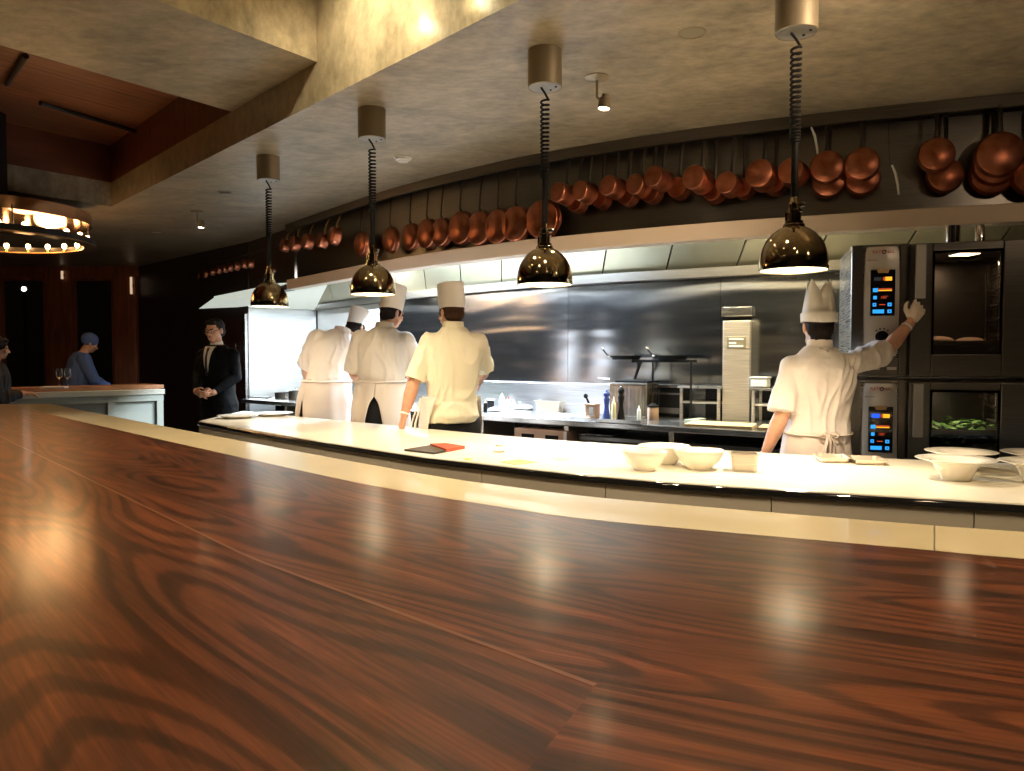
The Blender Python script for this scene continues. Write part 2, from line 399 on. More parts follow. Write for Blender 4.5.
# ------------------------------------------------------------------ ceiling, floor, walls
E1d = Vector((.672, -.740)); A0 = Vector((-4.37, 8.54)); D2 = Vector((-.60, -.80))
def e1(t): return A0 + E1d * t
far0 = A0; far1 = A0 + D2 * 6.0
bmid0 = Vector((-2.18, 6.05)); bmid1 = Vector((-1.27, 5.04))           # where the beam meets the soffit edge
# snap onto the soffit line
def snap(p): return A0 + E1d * ((p - A0).dot(E1d))
bmid0 = snap(bmid0); bmid1 = snap(bmid1)
near = e1(9.8)
soff = [(5.4, near.y - 1.5), (5.4, 15), (-12, 15), (-12, far1.y), tuple(far1), tuple(A0), tuple(near), (near.x + 1.0, near.y - 1.5)]
# lower ceiling as two slabs meeting at the coffer's far corner
o = obj('ceiling', poly_slab([tuple(A0), (A0.x, 15), (5.4, 15), (5.4, near.y - 2.5), (near.x + .8, near.y - 2.5), tuple(near)], 3.1, 3.22), M['plaster']); tag(o, kind='structure')
o = obj('ceiling', poly_slab([tuple(A0), (A0.x, 15), (-12, 15), (-12, far1.y), tuple(far1)], 3.1, 3.22), M['plaster']); tag(o, kind='structure')
def vwall(name, a, b, z0, z1, m, th=.05, side=1, kind='structure'):
    a = Vector(a); b = Vector(b); t = (b - a).normalized(); n = Vector((-t.y, t.x)) * th * side
    o = obj(name, poly_slab([tuple(a), tuple(b), tuple(b + n), tuple(a + n)], z0, z1), m); tag(o, kind=kind); return o
vwall('ceiling', bmid1, near, 3.1, 3.95, M['plaster'], side=-1)          # lit side of the near bay
vwall('ceiling', A0, bmid1, 3.1, 3.36, M['plaster'], side=-1)
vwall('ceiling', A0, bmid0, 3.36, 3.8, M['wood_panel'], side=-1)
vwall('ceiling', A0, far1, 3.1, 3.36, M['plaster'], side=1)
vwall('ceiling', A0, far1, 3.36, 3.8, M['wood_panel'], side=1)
# deep beam between the bays
bm_ = poly_slab([tuple(bmid0), tuple(bmid1), tuple(bmid1 + D2 * 6), tuple(bmid0 + D2 * 6)], 3.36, 4.0)
o = obj('ceiling', bm_, M['plaster']); tag(o, kind='structure')
o = obj('ceiling', poly_slab([tuple(A0), tuple(bmid0), tuple(bmid0 + D2 * 6), tuple(far1)], 3.76, 3.82), M['wood_ceiling']); tag(o, kind='structure')
o = obj('ceiling', poly_slab([tuple(bmid1), tuple(near), (near.x + .8, near.y - 2.5), (-6, near.y - 2.5), tuple(bmid1 + D2 * 6)], 3.93, 4.0), M['plaster']); tag(o, kind='structure')
o = obj('floor', bx(-12, 5.4, -1.6, 15, -.06, 0), M['floor']); tag(o, kind='structure')
o = obj('wall_back', bx(-12, 5.4, -1.75, -1.6, 0, 4.0), M['darkwall']); tag(o, kind='structure')
o = obj('wall_right', bx(5.4, 5.5, -1.7, 15, 0, 3.2), M['darkwall']); tag(o, kind='structure')
o = obj('wall_left', bx(-12.1, -12, -1.7, 15, 0, 4), M['darkwall']); tag(o, kind='structure')
o = obj('trim_ceiling_track', tb([(*on(7, 84, 3.73).xy, 3.73), (*on(26, 56, 3.73).xy, 3.73)], .022), M['black_steel']); tag(o, kind='structure')
o = obj('trim_ceiling_track', tb([(*on(40, 103, 3.72).xy, 3.72), (*on(155, 137, 3.72).xy, 3.72)], .022), M['black_steel']); tag(o, kind='structure')
# far wall with windows
FY = 14.0
def fx(px, Y=FY): return (px - 512) / F * Y
def fz(py, Y=FY): return CAMH + (358 - py) / F * Y
posts = [(-30, 3), (49, 75), (117, 139), (172, 196)]
zt = fz(278)
for i, (a, b) in enumerate(posts):
    o = obj('trim_%d' % (i + 1), bx(fx(a), fx(b), FY - .09, FY + .03, 0, 3.1), M['wood_frame'], bev=.01); tag(o, kind='structure')
o = obj('trim_5', bx(-12, fx(196), FY - .075, FY + .05, zt, 3.1), M['wood_frame'], bev=.01); tag(o, kind='structure')
o = obj('wall_far', bx(fx(196), 5.4, FY - .02, FY + .1, 0, 3.1), M['darkwall']); tag(o, kind='structure')
o = obj('wall_far', bx(-12, fx(-30), FY - .02, FY + .1, 0, zt), M['darkwall']); tag(o, kind='structure')
for i, (a, b) in enumerate([(3, 49), (75, 117), (139, 172)]):
    w = empty('window_%d' % (i + 1), (fx(a), FY, .35)); tag(w, kind='structure')
    W = fx(b) - fx(a); H_ = zt - .35
    bm = bmesh.new()
    for q in ((0, .06, 0, H_), (W - .06, W, 0, H_), (.06, W - .06, 0, .08), (.06, W - .06, H_ - .06, H_)): box(bm, q[0], q[1], -.04, .03, q[2], q[3])
    obj('window_frame', bm, M['wood_frame'], w, bev=.005)
    obj('pane', bx(.06, W - .06, -.006, .006, .08, H_ - .06), M['winglass'], w)
    obj('wall_far', bx(fx(a), fx(b), FY - .03, FY + .03, 0, .35), M['wood_frame'])['kind'] = 'structure'
# outside behind the windows: a street lamp in the night
p = at(24, 289, 19.0)
o = obj('outside_backdrop', bx(-34, 14, 24, 24.2, -.1, 12), M['darkwall']); tag(o, kind='structure')  # added dark backdrop, so the world's glow doesn't whiten the window glass
sl = empty('street_lamp', (p.x, p.y, 0)); tag(sl, 'lit street lamp seen as a dot through the left window', 'street lamp')
obj('pole', tb([(0, 0, 0), (0, 0, p.z - .1)], .05), M['black_steel'], sl)
obj('globe', lt([(0, -.055), (.04, -.04), (.055, 0), (.04, .04), (0, .055)], 16, Matrix.Translation((0, 0, p.z))), M['lamp_street'], sl, smooth=True)
o = obj('ground', bx(-30, 12, 15.2, 40, -.1, -.02), M['floor']); tag(o, kind='structure')
# slim lit tubes on the window posts
for i, (px, y0, y1, lab) in enumerate([(62, 271, 279, 'short slim tube light on the wooden post between the windows'), (131, 277, 294, 'long slim tube light on the wooden post right of the windows')]):
    t0 = at(px, y0, FY - .14); t1 = at(px, y1, FY - .14)
    r = empty('wall_light', (t0.x, FY - .14, t1.z)); tag(r, lab, 'light')
    hh = t0.z - t1.z
    obj('tube', lt([(0, 0), (.02, 0), (.02, hh), (0, hh)], 12), mat('frosted_tube', (.7, .6, .5), .4, emis=(1, .7, .45), estr=.35), r, smooth=True)
    obj('bracket', bx(-.02, .02, 0, .05, hh * .4, hh * .6), M['brass'], r)

# kitchen back wall in stainless sheets, with seams
nW = len(WALL); cuts = [0, 14, 26, 38, 52, 64, 80]
WB = offset(WALL, -.06)
for k, (a, b) in enumerate(zip(cuts, cuts[1:])):
    A = [Vector(p) for p in WALL[a:b + 1]]; B = [Vector(p) for p in WB[a:b + 1]]
    # tiny gap at each joint shows as the seam
    A[0] = A[0].lerp(A[1], .03); B[0] = B[0].lerp(B[1], .03)
    o = obj('wall_kitchen', strip_slab(A, B, 0, 2.18), M['wall_steel'] if a < 64 else mat('lit_wall_sheet', (.74, .76, .77), .4, .3), smooth=True, sharp=30); tag(o, kind='structure')  # last sheet paler and less metallic: hood light put into its colour
o = obj('wall_kitchen', strip_slab(offset(WALL, -.07), offset(WALL, -.15), 0, 3.1), M['darkwall']); tag(o, kind='structure')
# dark side wall with a door, and the steel end wall
EW0 = Vector((-2.95, 11.62)); EW1 = Vector((-3.76, 11.02))
o = vwall('wall_kitchen_end', EW0, EW1, 0, 2.3, steel('end_wall_steel', (.50, .51, .50), .32), th=.08, side=-1)
SW1 = Vector((-6.75, 13.95))
vwall('wall_kitchen_side', EW1, SW1, 0, 3.1, M['darkwall'], th=.08, side=-1)
vwall('wall_kitchen_end', EW0, EW1, 2.3, 3.1, M['darkwall'], th=.08, side=-1)
sd = (SW1 - EW1).normalized(); sn = Vector((-sd.y, sd.x)); sn = -sn if sn.dot(Vector((-1, -1))) < 0 else sn
dr = empty('door_1', (*(EW1 + sd * .08 + sn * .012), 0), math.atan2(sd.y, sd.x)); tag(dr, kind='structure')
dm = mat('dark_brown_door', (.035, .015, .010), .4)
SS = 1 if Vector((-sd.y, sd.x)).dot(sn) > 0 else -1
obj('door_leaf', bx(0, .95, -.02, .02, .01, 2.02), dm, dr, bev=.004)
bm = bmesh.new(); tube(bm, [(.16, SS * .07, 1.42), (.16, SS * .07, 1.66)], .011); tube(bm, [(.16, 0, 1.45), (.16, SS * .07, 1.45)], .008); tube(bm, [(.16, 0, 1.63), (.16, SS * .07, 1.63)], .008)
obj('door_handle', bm, M['chrome'], dr, smooth=True)
obj('trim_6', bx(-.06, 0.0, -.03, .035, 0, 2.08), M['steel'], dr)['kind'] = 'structure'

# ------------------------------------------------------------------ hood along the kitchen wall
hood = empty('extraction_hood', (1.36, 5.58, 2.3)); tag(hood, 'long curved stainless extraction hood over the cooking range', 'hood')
hb = Vector((1.36, 5.58, 2.3))
def rel(o, root):
    """children are meshed in world space: move them under the root without shifting them"""
    o.matrix_parent_inverse = Matrix.Translation(root.location).inverted() if root.rotation_euler[2] == 0 else (Matrix.Translation(root.location) @ root.rotation_euler.to_matrix().to_4x4()).inverted()
    return o
HI = offset(HOOD, -.02) ; 
def inner(d): return offset(HOOD, -d)
# sign check: inward must go away from the camera
sgn = -1 if (offset(HOOD, -.1)[40].length > HOOD[40].length) else 1
def inn(C, d): return offset(C, sgn * d)
rel(obj('fascia_panel', strip_slab(inn(HOOD, .14), inn(HOOD, .16), 2.36, 3.1), M['steel_dark'], hood, smooth=True, sharp=30), hood)
rel(obj('front_lip', strip_slab(HOOD, inn(HOOD, .14), 2.30, 2.42), mat('peach_lit_lip', (.88, .72, .56), .5, .15), hood, smooth=True, sharp=30, bev=.006), hood)  # warm bounce from the pass is put into this peach colour
rel(obj('inner_ceiling', strip_slab(inn(HOOD, .16), inn(HOOD, .5), 2.66, 2.69), M['steel_v'], hood, smooth=True, sharp=30), hood)
WI = [w + (h - w).normalized() * .78 for w, h in zip(resample(WALL, 81), HOOD)]
WJ = [w + (h - w).normalized() * .06 for w, h in zip(resample(WALL, 81), HOOD)]
filt_m = mat('baffle_filter_steel', (.34, .31, .215), .40, .8)
for k in range(0, 80, 5):                       # filter cassettes
    A = WJ[k:k + 6]; B = WI[k:k + 6]
    A = [Vector(p) for p in A]; B = [Vector(p) for p in B]
    A[0] = A[0].lerp(A[1], .12); B[0] = B[0].lerp(B[1], .12)
    rel(obj('filter_panel', strip_slab(A, B, 2.24, 2.26, 2.68, 2.70), filt_m, hood), hood)
rel(obj('grease_channel', strip_slab(resample(WALL, 81), [w + (h - w).normalized() * .12 for w, h in zip(resample(WALL, 81), HOOD)], 2.16, 2.24), M['steel_dark'], hood), hood)
# far stretch of the hood past the end of the main one
C2 = resample([Vector((-2.83, 9.66)), Vector((-5.25, 12.75))], 20)
hood2 = empty('extraction_hood', (-4.0, 11.2, 2.3)); tag(hood2, 'shade-coloured far end of the hood above the suited man, with tiny pans', 'hood')
dk = mat('shaded_hood_panel', (.045, .028, .018), .4, .3)  # this stretch lies in shade; the darkness is put into its colour
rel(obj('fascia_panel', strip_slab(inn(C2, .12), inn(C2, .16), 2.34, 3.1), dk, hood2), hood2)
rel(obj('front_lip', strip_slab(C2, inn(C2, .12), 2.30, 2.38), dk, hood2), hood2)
pale = mat('glowing_lining_panel', (.72, .76, .70), .5, emis=(.86, .95, .84), estr=.32)  # hood lining given a glow in place of light falling on it
ctop = [Vector((-2.83, 9.66)), Vector((-5.25, 12.75))]
rel(obj('glowing_lining', strip_slab([Vector((-2.93, 9.72)), Vector((-5.32, 12.78))], [Vector((-3.74, 10.98)), Vector((-5.45, 12.80))], 2.37, 2.39, 2.19, 2.20), pale, hood2), hood2)
rel(obj('glowing_lining', strip_slab([Vector((-2.93, 9.72)), Vector((-2.2, 9.3))], [Vector((-3.74, 10.98)), Vector((-2.95, 11.55))], 2.37, 2.39, 2.17, 2.19), pale, hood2), hood2)

# rail the pans hang from
rail = empty('pot_rail', (1.36, 5.58, 2.98)); tag(rail, 'long curved steel rail under the ceiling with hooks for copper pans', 'rail')
rel(obj('rail_band', strip_slab(inn(HOOD, -.01), inn(HOOD, .02), 3.02, 3.098), steel('rail_steel', (.16, .14, .115), .4), rail, smooth=True, sharp=30), rail)
rel(obj('rail_shelf', strip_slab(inn(HOOD, .02), inn(HOOD, .14), 3.06, 3.075), M['steel_dark'], rail), rail)
HK = inn(HOOD, .035)
rel(obj('rail_bar', tb([(p.x, p.y, 3.03) for p in HK], .009), M['iron'], rail), rail)

# ------------------------------------------------------------------ copper pans
def make_pan(r, depth, hl, flare=1.04, hm=None, hr=.011, wide=1.0):
    """hangs from its handle: origin at the hook, bottom turned to the room (-Y)"""
    root = empty('copper_pan', (0, 0, 0))
    R = Matrix.Translation((0, 0, -hl - r)) @ Matrix.Rotation(PI / 2, 4, 'X')    # lathe axis z -> -y
    rr = r / flare
    prof = [(0, depth), (rr * .93, depth), (rr * .985, depth - .006), (rr, depth - .016), (r, .004), (r + .003, 0), (r - .001, 0), (rr - .003, depth - .018), (rr * .9, depth - .005), (0, depth - .004)]
    obj('pan_body', lt(prof, 36, R), M['copper'], root, smooth=True, sharp=50)
    zt_ = -hl - r + r * .96
    bm = bmesh.new()
    pts = [(0, -.012, zt_ - .012), (0, -.03, zt_ + .03), (0, -.024, zt_ + hl * .4), (0, -.010, -.03), (0, 0, -.016)]
    n = len(pts); rad = [hr * 1.9, hr * 1.2, hr * 1.0, hr * 1.4, hr * 1.1]
    tube(bm, pts, hr, 8, radii=rad, flat=.42)
    ring = [(.012 * math.cos(a), 0, -.004 + .013 * math.sin(a)) for a in [2 * PI * i / 12 for i in range(13)]]
    tube(bm, ring, .0035, 6, caps=False)
    obj('handle', bm, hm or M['iron'], root, smooth=True)
    bm = bmesh.new()
    for sx in (-.012, .012): lathe(bm, [(0, .004), (.004, .003), (.005, 0), (0, 0)], 8, Matrix.Translation((sx, -.030, zt_ - .003)) @ Matrix.Rotation(PI / 2, 4, 'X'))
    obj('rivet', bm, M['copper'], root)
    return root
protos = {}
def pan_for(r, depth, hl, hm):
    k = (round(r, 2), round(depth, 2), round(hl, 2), hm)
    if k not in protos:
        protos[k] = make_pan(r, depth, hl, hm=M[hm]); return protos[k]
    return copy_tree(protos[k])
npan = [0]
def hang(px, pyc, rpx, depth, label, group, C=None, zr=3.02, hm='iron', tilt=.0, roll=0., out=0.0, turn=0.0):
    C = C or HK
    if out: C = inn(C, -out)
    p, d = curve_at_px(C, px, 2.75)
    dist = p.y
    r = round(rpx / F * dist, 2)
    zc = CAMH + (358 - pyc) / F * dist
    hl = max(.06, round(zr - zc - r, 2))
    o = pan_for(r, depth, hl, hm)
    # local -Y must face the room: x axis runs along the rail to the right
    dd = d if d.x > 0 else -d
    o.location = (p.x, p.y, zr); o.rotation_euler = (tilt, roll, math.atan2(dd.y, dd.x) + turn)
    tag(o, label, 'pan', group)
    # hook on the rail
    bmh = bmesh.new(); tube(bmh, [(p.x, p.y, zr + .015), (p.x, p.y, zr + .004), (p.x, p.y, zr - .006)], .003, 6)
    rel(obj('hook', bmh, M['iron'], rail if C is not HK2 else rail2), rail if C is not HK2 else rail2)
    return o
HK2 = inn(C2, -.03)
rail2 = empty('pot_rail', (-4.0, 11.2, 2.9)); tag(rail2, 'dark thin rail with small pans above the man in the black suit', 'rail')
rel(obj('rail_bar', tb([(p.x, p.y, 2.875) for p in HK2], .008), M['iron'], rail2), rail2)
ORD = ['first', 'second', 'third', 'fourth', 'fifth', 'sixth', 'seventh', 'eighth', 'ninth', 'tenth', 'eleventh', 'twelfth', 'thirteenth', 'fourteenth', 'fifteenth', 'sixteenth', 'seventeenth', 'eighteenth', 'nineteenth', 'twentieth']
G1 = 'copper pans on the right part of the rail'; G2 = 'copper skillets on the middle of the rail'; G3 = 'copper pans at the dark left end of the rail'; G4 = 'small pans above the suited man'
J = lambda: random.uniform(-.03, .03)
# stacked pairs over the ovens and the chef's head
hang(1033, 178, 19, .06, 'big copper pan cut off by the right edge of the photo', G1)
hang(999, 157, 22, .05, 'biggest dark copper pan over the ovens, frontmost of its stack', G1, out=.05)
hang(995, 167, 21, .05, 'big copper pan, middle one of the stack of three over the ovens', G1, out=.0)
hang(992, 176, 20, .05, 'big copper pan rearmost and lowest of the stack of three over the ovens', G1, out=-.05)
hang(936, 157, 16.5, .05, 'dark copper pan over the oven doors, front of the pair beside the stack', G1, out=.04)
hang(945, 178, 17.5, .05, 'bright copper pan over the oven doors, rear of the pair beside the stack', G1, out=-.04)
hang(862, 166, 16, .05, 'dark copper pan above the oven display, front one of its pair', G1, out=.04)
hang(863, 181, 16, .05, 'copper pan above the oven display, rear one showing below the front pan', G1, out=-.04)
hang(827, 169, 16.5, .05, 'dark copper pan right of the nearest lamp cord, front one of its pair', G1, out=.04)
hang(829, 184, 16.5, .05, 'bright copper pan right of the nearest lamp cord, rear one of its pair', G1, out=-.04)
row = [(796, 178, 12.5, .10), (765.5, 181, 13.5, .11), (735, 189, 11, .10), (704, 185, 13, .13), (666, 184, 11, .13), (645, 190, 11, .10), (619, 192, 11, .11), (592.5, 196, 10.5, .11), (570, 198, 10.5, .11)]
L = ['copper saucepan hanging right behind the nearest lamp cord', 'copper saucepan just left of the nearest lamp cord', 'small bright-based copper saucepan, second left of the nearest lamp cord', 'deep copper saucepan, third left of the nearest lamp cord', 'deep copper saucepan, fourth left of the nearest lamp cord', 'copper saucepan with bright rim, fifth left of the nearest lamp cord', 'copper saucepan, third right of the big skillets', 'copper saucepan, second right of the big skillets', 'copper saucepan next to the biggest skillet, on its right']
for (px, py, r, dp), lab in zip(row, L): hang(px, py, r, dp * 1.25, lab, G1, tilt=-.08, roll=J(), turn=-.22)
for (px, py, r), lab in zip([(777, 187, 11.5), (745, 192, 10), (716, 195, 11.5), (682, 191, 10.5), (656, 196, 10), (631, 198, 10), (605, 203, 9.5), (582, 205, 9.5)],
        ['rear small saucepan behind the one just left of the nearest lamp cord', 'rear small saucepan behind the second left of the nearest lamp cord', 'rear small saucepan behind the third left of the nearest lamp cord', 'rear small saucepan behind the fourth left of the nearest lamp cord', 'rear small saucepan behind the bright-rimmed one, fifth left of the cord', 'rear small saucepan behind the third right of the big skillets', 'rear small saucepan behind the second right of the big skillets', 'rear small saucepan behind the one right of the biggest skillet']):
    hang(px, py, r, .08, lab, G1, tilt=-.05, roll=J(), out=-.05, turn=-.15)
row = [(545.6, 221, 19, .05), (518, 225, 18, .05), (500, 228, 17.5, .05), (482.5, 230, 17, .05), (462, 229, 16.5, .05), (444, 233, 14.5, .05), (429, 235, 14.5, .05), (412, 238, 14, .05), (392, 241, 13.5, .05), (363, 246, 12.5, .05)]
L = ['biggest copper skillet, behind the cord of the third lamp from the left'] + ['copper skillet, %s left of the biggest skillet' % w for w in ORD[:9]]
L[4] = 'bright orange copper skillet, fourth left of the biggest skillet'
for (px, py, r, dp), lab in zip(row, L): hang(px, py, r, dp, lab, G2, roll=J())
row = [(341, 238, 9, .08), (329, 243, 7.5, .09), (314, 244, 8, .09), (301, 246, 7.5, .09), (290, 247, 6.5, .08)]
for i, (px, py, r, dp) in enumerate(row):
    hang(px, py, r, dp, 'small dark copper saucepan with shiny handle, %s from the left end of the lit rail' % ORD[4 - i], G3, tilt=-.15, hm='brass', roll=J())
for i, (px, py) in enumerate([(254, 264.5), (248, 265), (240, 267), (233.6, 268), (228.5, 269.5), (222, 270.5), (215.5, 271.5), (209, 272.5), (203, 274), (195, 275), (187, 276)]):
    hang(px, py, 4.2, .07, 'tiny dark copper pan above the suited man, %s from the right' % ORD[i], G4, C=HK2, zr=2.875, tilt=-.1)
# long steel utensils hanging between the pans
for px, y0, y1, lab in [(812, 131, 160, 'thin curved steel skewer hanging beside the cord of the nearest lamp'), (893, 168, 197, 'thin curved steel skewer hanging in the gap between the pan pairs over the ovens')]:
    p, d = curve_at_px(inn(HOOD, .0), px, 2.8); z0 = CAMH + (358 - y0) / F * p.y; z1 = CAMH + (358 - y1) / F * p.y
    r = empty('steel_skewer', (p.x, p.y, z0)); tag(r, lab, 'skewer', 'skewers on the rail')
    hh = z0 - z1
    obj('blade', tb([(-.02, -.03, 0), (.005, -.03, -hh * .3), (.02, -.03, -hh * .65), (.028, -.03, -hh)], .004, 6, radii=[.006, .008, .008, .006]), M['shirt'], r, smooth=True)
    obj('hanging_wire', tb([(-.02, 0, 0), (-.02, .03, 3.03 - z0)], .0016, 5), M['iron'], r)

# ------------------------------------------------------------------ heat lamps over the pass
def heat_lamp(zb=-1.255):
    root = empty('heat_lamp', (0, 0, 0))          # origin at ceiling height, cord hangs down
    prof = [(.150, zb), (.1515, zb + .012), (.1505, zb + .035), (.146, zb + .07), (.136, zb + .105), (.119, zb + .137), (.096, zb + .164), (.071, zb + .183), (.052, zb + .192), (.048, zb + .195), (.048, zb + .204), (.044, zb + .208)]
    obj('dome', lt(prof + [(r - .004, z) for r, z in prof[::-1]], 48, closed=True), M['dome'], root, smooth=True, sharp=35)
    obj('dome_lining', lt([(.1455, zb + .003), (.146, zb + .034), (.141, zb + .069), (.131, zb + .102), (.114, zb + .132), (.091, zb + .158), (.066, zb + .176), (0, zb + .186)], 48), M['dome_in'], root, smooth=True)
    b = obj('bulb', lt([(0, zb + .030), (.030, zb + .034), (.052, zb + .052), (.056, zb + .075), (.040, zb + .115), (.022, zb + .135), (0, zb + .150)], 24), M['lamp_hot'], root, smooth=True)
    zn = zb + .204
    obj('neck', lt([(.044, zn), (.044, zn + .006), (.030, zn + .012), (.030, zn + .055), (.036, zn + .058), (.036, zn + .066), (.026, zn + .070), (.026, zn + .095), (.020, zn + .100), (.018, zn + .125), (0, zn + .127)], 24), M['dome'], root, smooth=True, sharp=35)
    obj('neck_ring', lt([(.033, zn + .010), (.040, zn + .010), (.040, zn + .018), (.033, zn + .018)], 24, closed=True), M['dome'], root, smooth=True, sharp=35)
    bm = bmesh.new()
    for k in range(3):
        a = 2 * PI * k / 3 + .4
        tube(bm, [(.036 * math.cos(a), .036 * math.sin(a), zn + .01), (.036 * math.cos(a), .036 * math.sin(a), zn + .062)], .0045, 6)
    obj('neck_bar', bm, M['dome'], root, smooth=True)
    obj('switch_knob', lt([(0, -.014), (.010, -.012), (.012, 0), (.010, .012), (0, .014)], 12, Matrix.Translation((.030, -.02, zn + .09)) @ Matrix.Rotation(PI / 2, 4, 'X')), M['chrome'], root, smooth=True)
    # cord: straight sleeve below, coil above
    zc0 = zn + .12; zc1 = -.24; zm = zc0 + (zc1 - zc0) * .36
    obj('cord_sleeve', tb([(0, 0, zc0), (0, 0, zm + .04)], .0155, 12), M['black'], root, smooth=True)
    pts = []; turns = 21; n = turns * 12
    for i in range(n + 1):
        t = i / n; z = zm + (zc1 - .02 - zm) * t ** 1.3; rad = .0195 + .002 * t
        a = 2 * PI * turns * t; pts.append((rad * math.cos(a), rad * math.sin(a), z))
    pts.append((.0, 0, zc1 + .015)); pts.append((-.02, 0, zc1 + .04)); pts.append((-.022, 0, -.19))
    obj('coiled_cord', tb(pts, .0062, 6), M['black'], root, smooth=True)
    cp = obj('ceiling_canopy', lt([(0, 0), (.092, 0), (.092, -.195), (.088, -.197), (.086, -.19), (0, -.19)], 40), M['canopy'], root, smooth=True, sharp=40)
    obj('canopy_underside', lt([(0, -.192), (.085, -.192), (.085, -.196), (0, -.196)], 40), M['grey_paint'], root)
    bm = bmesh.new()
    for x, y in ((.04, .02), (.05, -.035)): lathe(bm, [(0, -.2), (.006, -.2), (.006, -.194), (0, -.194)], 10, Matrix.Translation((x, y, 0)))
    obj('screw', bm, M['black'], root)
    return root
HL = [(792, 3.50, -1.255, 'nearest heat lamp with polished bronze dome, above the chef at the ovens'), (544.5, 4.20, -1.253, 'polished bronze heat lamp, second from the right, in the middle of the photo'), (373.5, 5.18, -1.225, 'polished bronze heat lamp, second from the left, over the chefs in a group'), (270.5, 6.38, -1.225, 'smallest, leftmost heat lamp with dark bronze dome near the man in the suit')]
lamps = []
for i, (px, Y, zb, lab) in enumerate(HL):
    X = (px - 512) / F * Y
    o = heat_lamp(zb)
    o.location = (X, Y, 3.1); o.rotation_euler = (0, 0, .3 * i)
    tag(o, lab, 'lamp', 'heat lamps over the pass'); lamps.append(o)
    light('SPOT', (X, Y, 3.1 + zb + .02), (50, 36, 13, 10)[i], ((1, .79, .55), (1, .86, .66), (1, .77, .56), (1, .77, .56))[i], .05, spot=math.radians(128), blend=.9, name='heat_lamp_light', target=(X, Y, 0))
    light('POINT', (X, Y, 3.1 + zb + .055), 1.4, (1, .84, .60), .03, name='heat_lamp_glow')

# small ceiling spot lamps
def ceiling_spot(px, py, Z, label, s=1.0, aim=(0, .0, -1)):
    p = on(px, py, Z); root = empty('ceiling_spotlight', tuple(p)); tag(root, label, 'lamp', 'small ceiling spotlights')
    obj('mounting_plate', lt([(0, 0), (.07, 0), (.072, -.006), (.055, -.016), (.012, -.02), (0, -.02)], 28), M['canopy'], root, smooth=True)
    obj('stem', tb([(0, 0, -.018), (0, 0, -.115), (.012, 0, -.128)], .008, 8), M['canopy'], root, smooth=True)
    Rm = Matrix.Translation((.045, 0, -.155)) @ Matrix.Rotation(.12, 4, 'Y')
    obj('lamp_head', lt([(0, .055), (.020, .055), (.024, .05), (.024, .035), (.036, .03), (.038, .025), (.038, -.03), (.034, -.03), (.034, -.012), (0, -.012)], 24, Rm), M['canopy'], root, smooth=True, sharp=35)
    obj('bulb', lt([(0, -.036), (.02, -.033), (.032, -.022), (.033, -.014), (0, -.013)], 20, Rm), M['lamp_warm'], root, smooth=True)
    light('SPOT', (p.x + .045, p.y, p.z - .20), 45, (1, .82, .56), .03, spot=math.radians(95), blend=.8, name='ceiling_spot_light', target=(p.x + aim[0], p.y + aim[1], 0))
    return root
ceiling_spot(597, 77, 3.1, 'small adjustable spotlight on the ceiling right of the middle heat lamp')
ceiling_spot(197, 211, 3.1, 'tiny adjustable spotlight on the dark ceiling left of the leftmost heat lamp')
for px, py, lab in [(403, 157, 'white round smoke detector on the ceiling between the two middle heat lamps')]:
    p = on(px, py, 3.1); r = empty('smoke_detector', tuple(p)); tag(r, lab, 'smoke detector')
    obj('base', lt([(0, 0), (.075, 0), (.075, -.012), (0, -.012)], 32), M['white_plastic'], r, smooth=True, sharp=40)
    obj('sensor_dome', lt([(.066, -.012), (.062, -.026), (.045, -.03), (.043, -.04), (.03, -.044), (0, -.045)], 32), M['white_plastic'], r, smooth=True, sharp=40)
p = on(692, 33, 3.1); r = empty('ceiling_speaker', tuple(p)); tag(r, 'flush round speaker cover in the ceiling between the two right heat lamps', 'speaker')
pm = mat('painted_cover', (.33, .285, .19), .5)
obj('ring', lt([(.062, 0), (.064, -.004), (.070, -.004), (.072, 0)], 36), pm, r, smooth=True)
obj('grille', lt([(0, -.001), (.062, -.001), (.062, .002), (0, .002)], 36), pm, r)
for px, py, lab, em in [(225, 192, 'thin dark slot vent in the ceiling above the leftmost heat lamp', 0), (157, 232, 'thin pale glint of a flush downlight in the ceiling left of the tiny spotlight', 1)]:
    p = on(px, py, 3.1); r = empty('ceiling_vent_or_glint', tuple(p), .1); tag(r, lab, 'vent')
    obj('frame', bx(-.06, .06, -.03, .03, -.008, 0), M['grey_paint' if em else 'canopy'], r, bev=.002)
    obj('slot', bx(-.05, .05, -.015, .015, -.010, -.006), M['black'] if not em else M['white_plastic'], r)  # white slot stands for a flush downlight's reflected glint

# warm lamps in the near ceiling bay
for i, (px, py, lab) in enumerate([(430, 27, 'small glowing puck lamp on the lit side of the ceiling bay, left one'), (484, 3, 'small glowing puck lamp on the lit side of the ceiling bay, right one')]):
    # point on the bay's vertical side
    u = (px - 512) / F; v = (385.5 - py) / F
    d = Vector((u, math.cos(PITCH) + v * math.sin(PITCH), -math.sin(PITCH) + v * math.cos(PITCH)))
    n = Vector((-E1d.y, E1d.x)); t = (n.dot(A0)) / (n.dot(Vector((d.x, d.y))))
    P = Vector((d.x * t, d.y * t, CAMH + d.z * t)); nn = n if n.dot(-A0) > 0 else -n
    r = empty('puck_lamp', tuple(P), math.atan2(nn.y, nn.x)); tag(r, lab, 'lamp', 'puck lamps in the ceiling bay')
    R = Matrix.Rotation(PI / 2, 4, 'Y')
    obj('housing', lt([(0, 0), (.030, 0), (.030, .010), (.026, .012), (0, .012)], 24, R), M['canopy'], r, smooth=True, sharp=40)
    obj('lens', lt([(.024, .012), (.016, .018), (0, .020)], 24, R), M['lamp_warm'], r, smooth=True)
    q = P + Vector((nn.x, nn.y, 0)) * .10
    light('POINT', tuple(q), .7, (1, .82, .48), .04, name='puck_light')
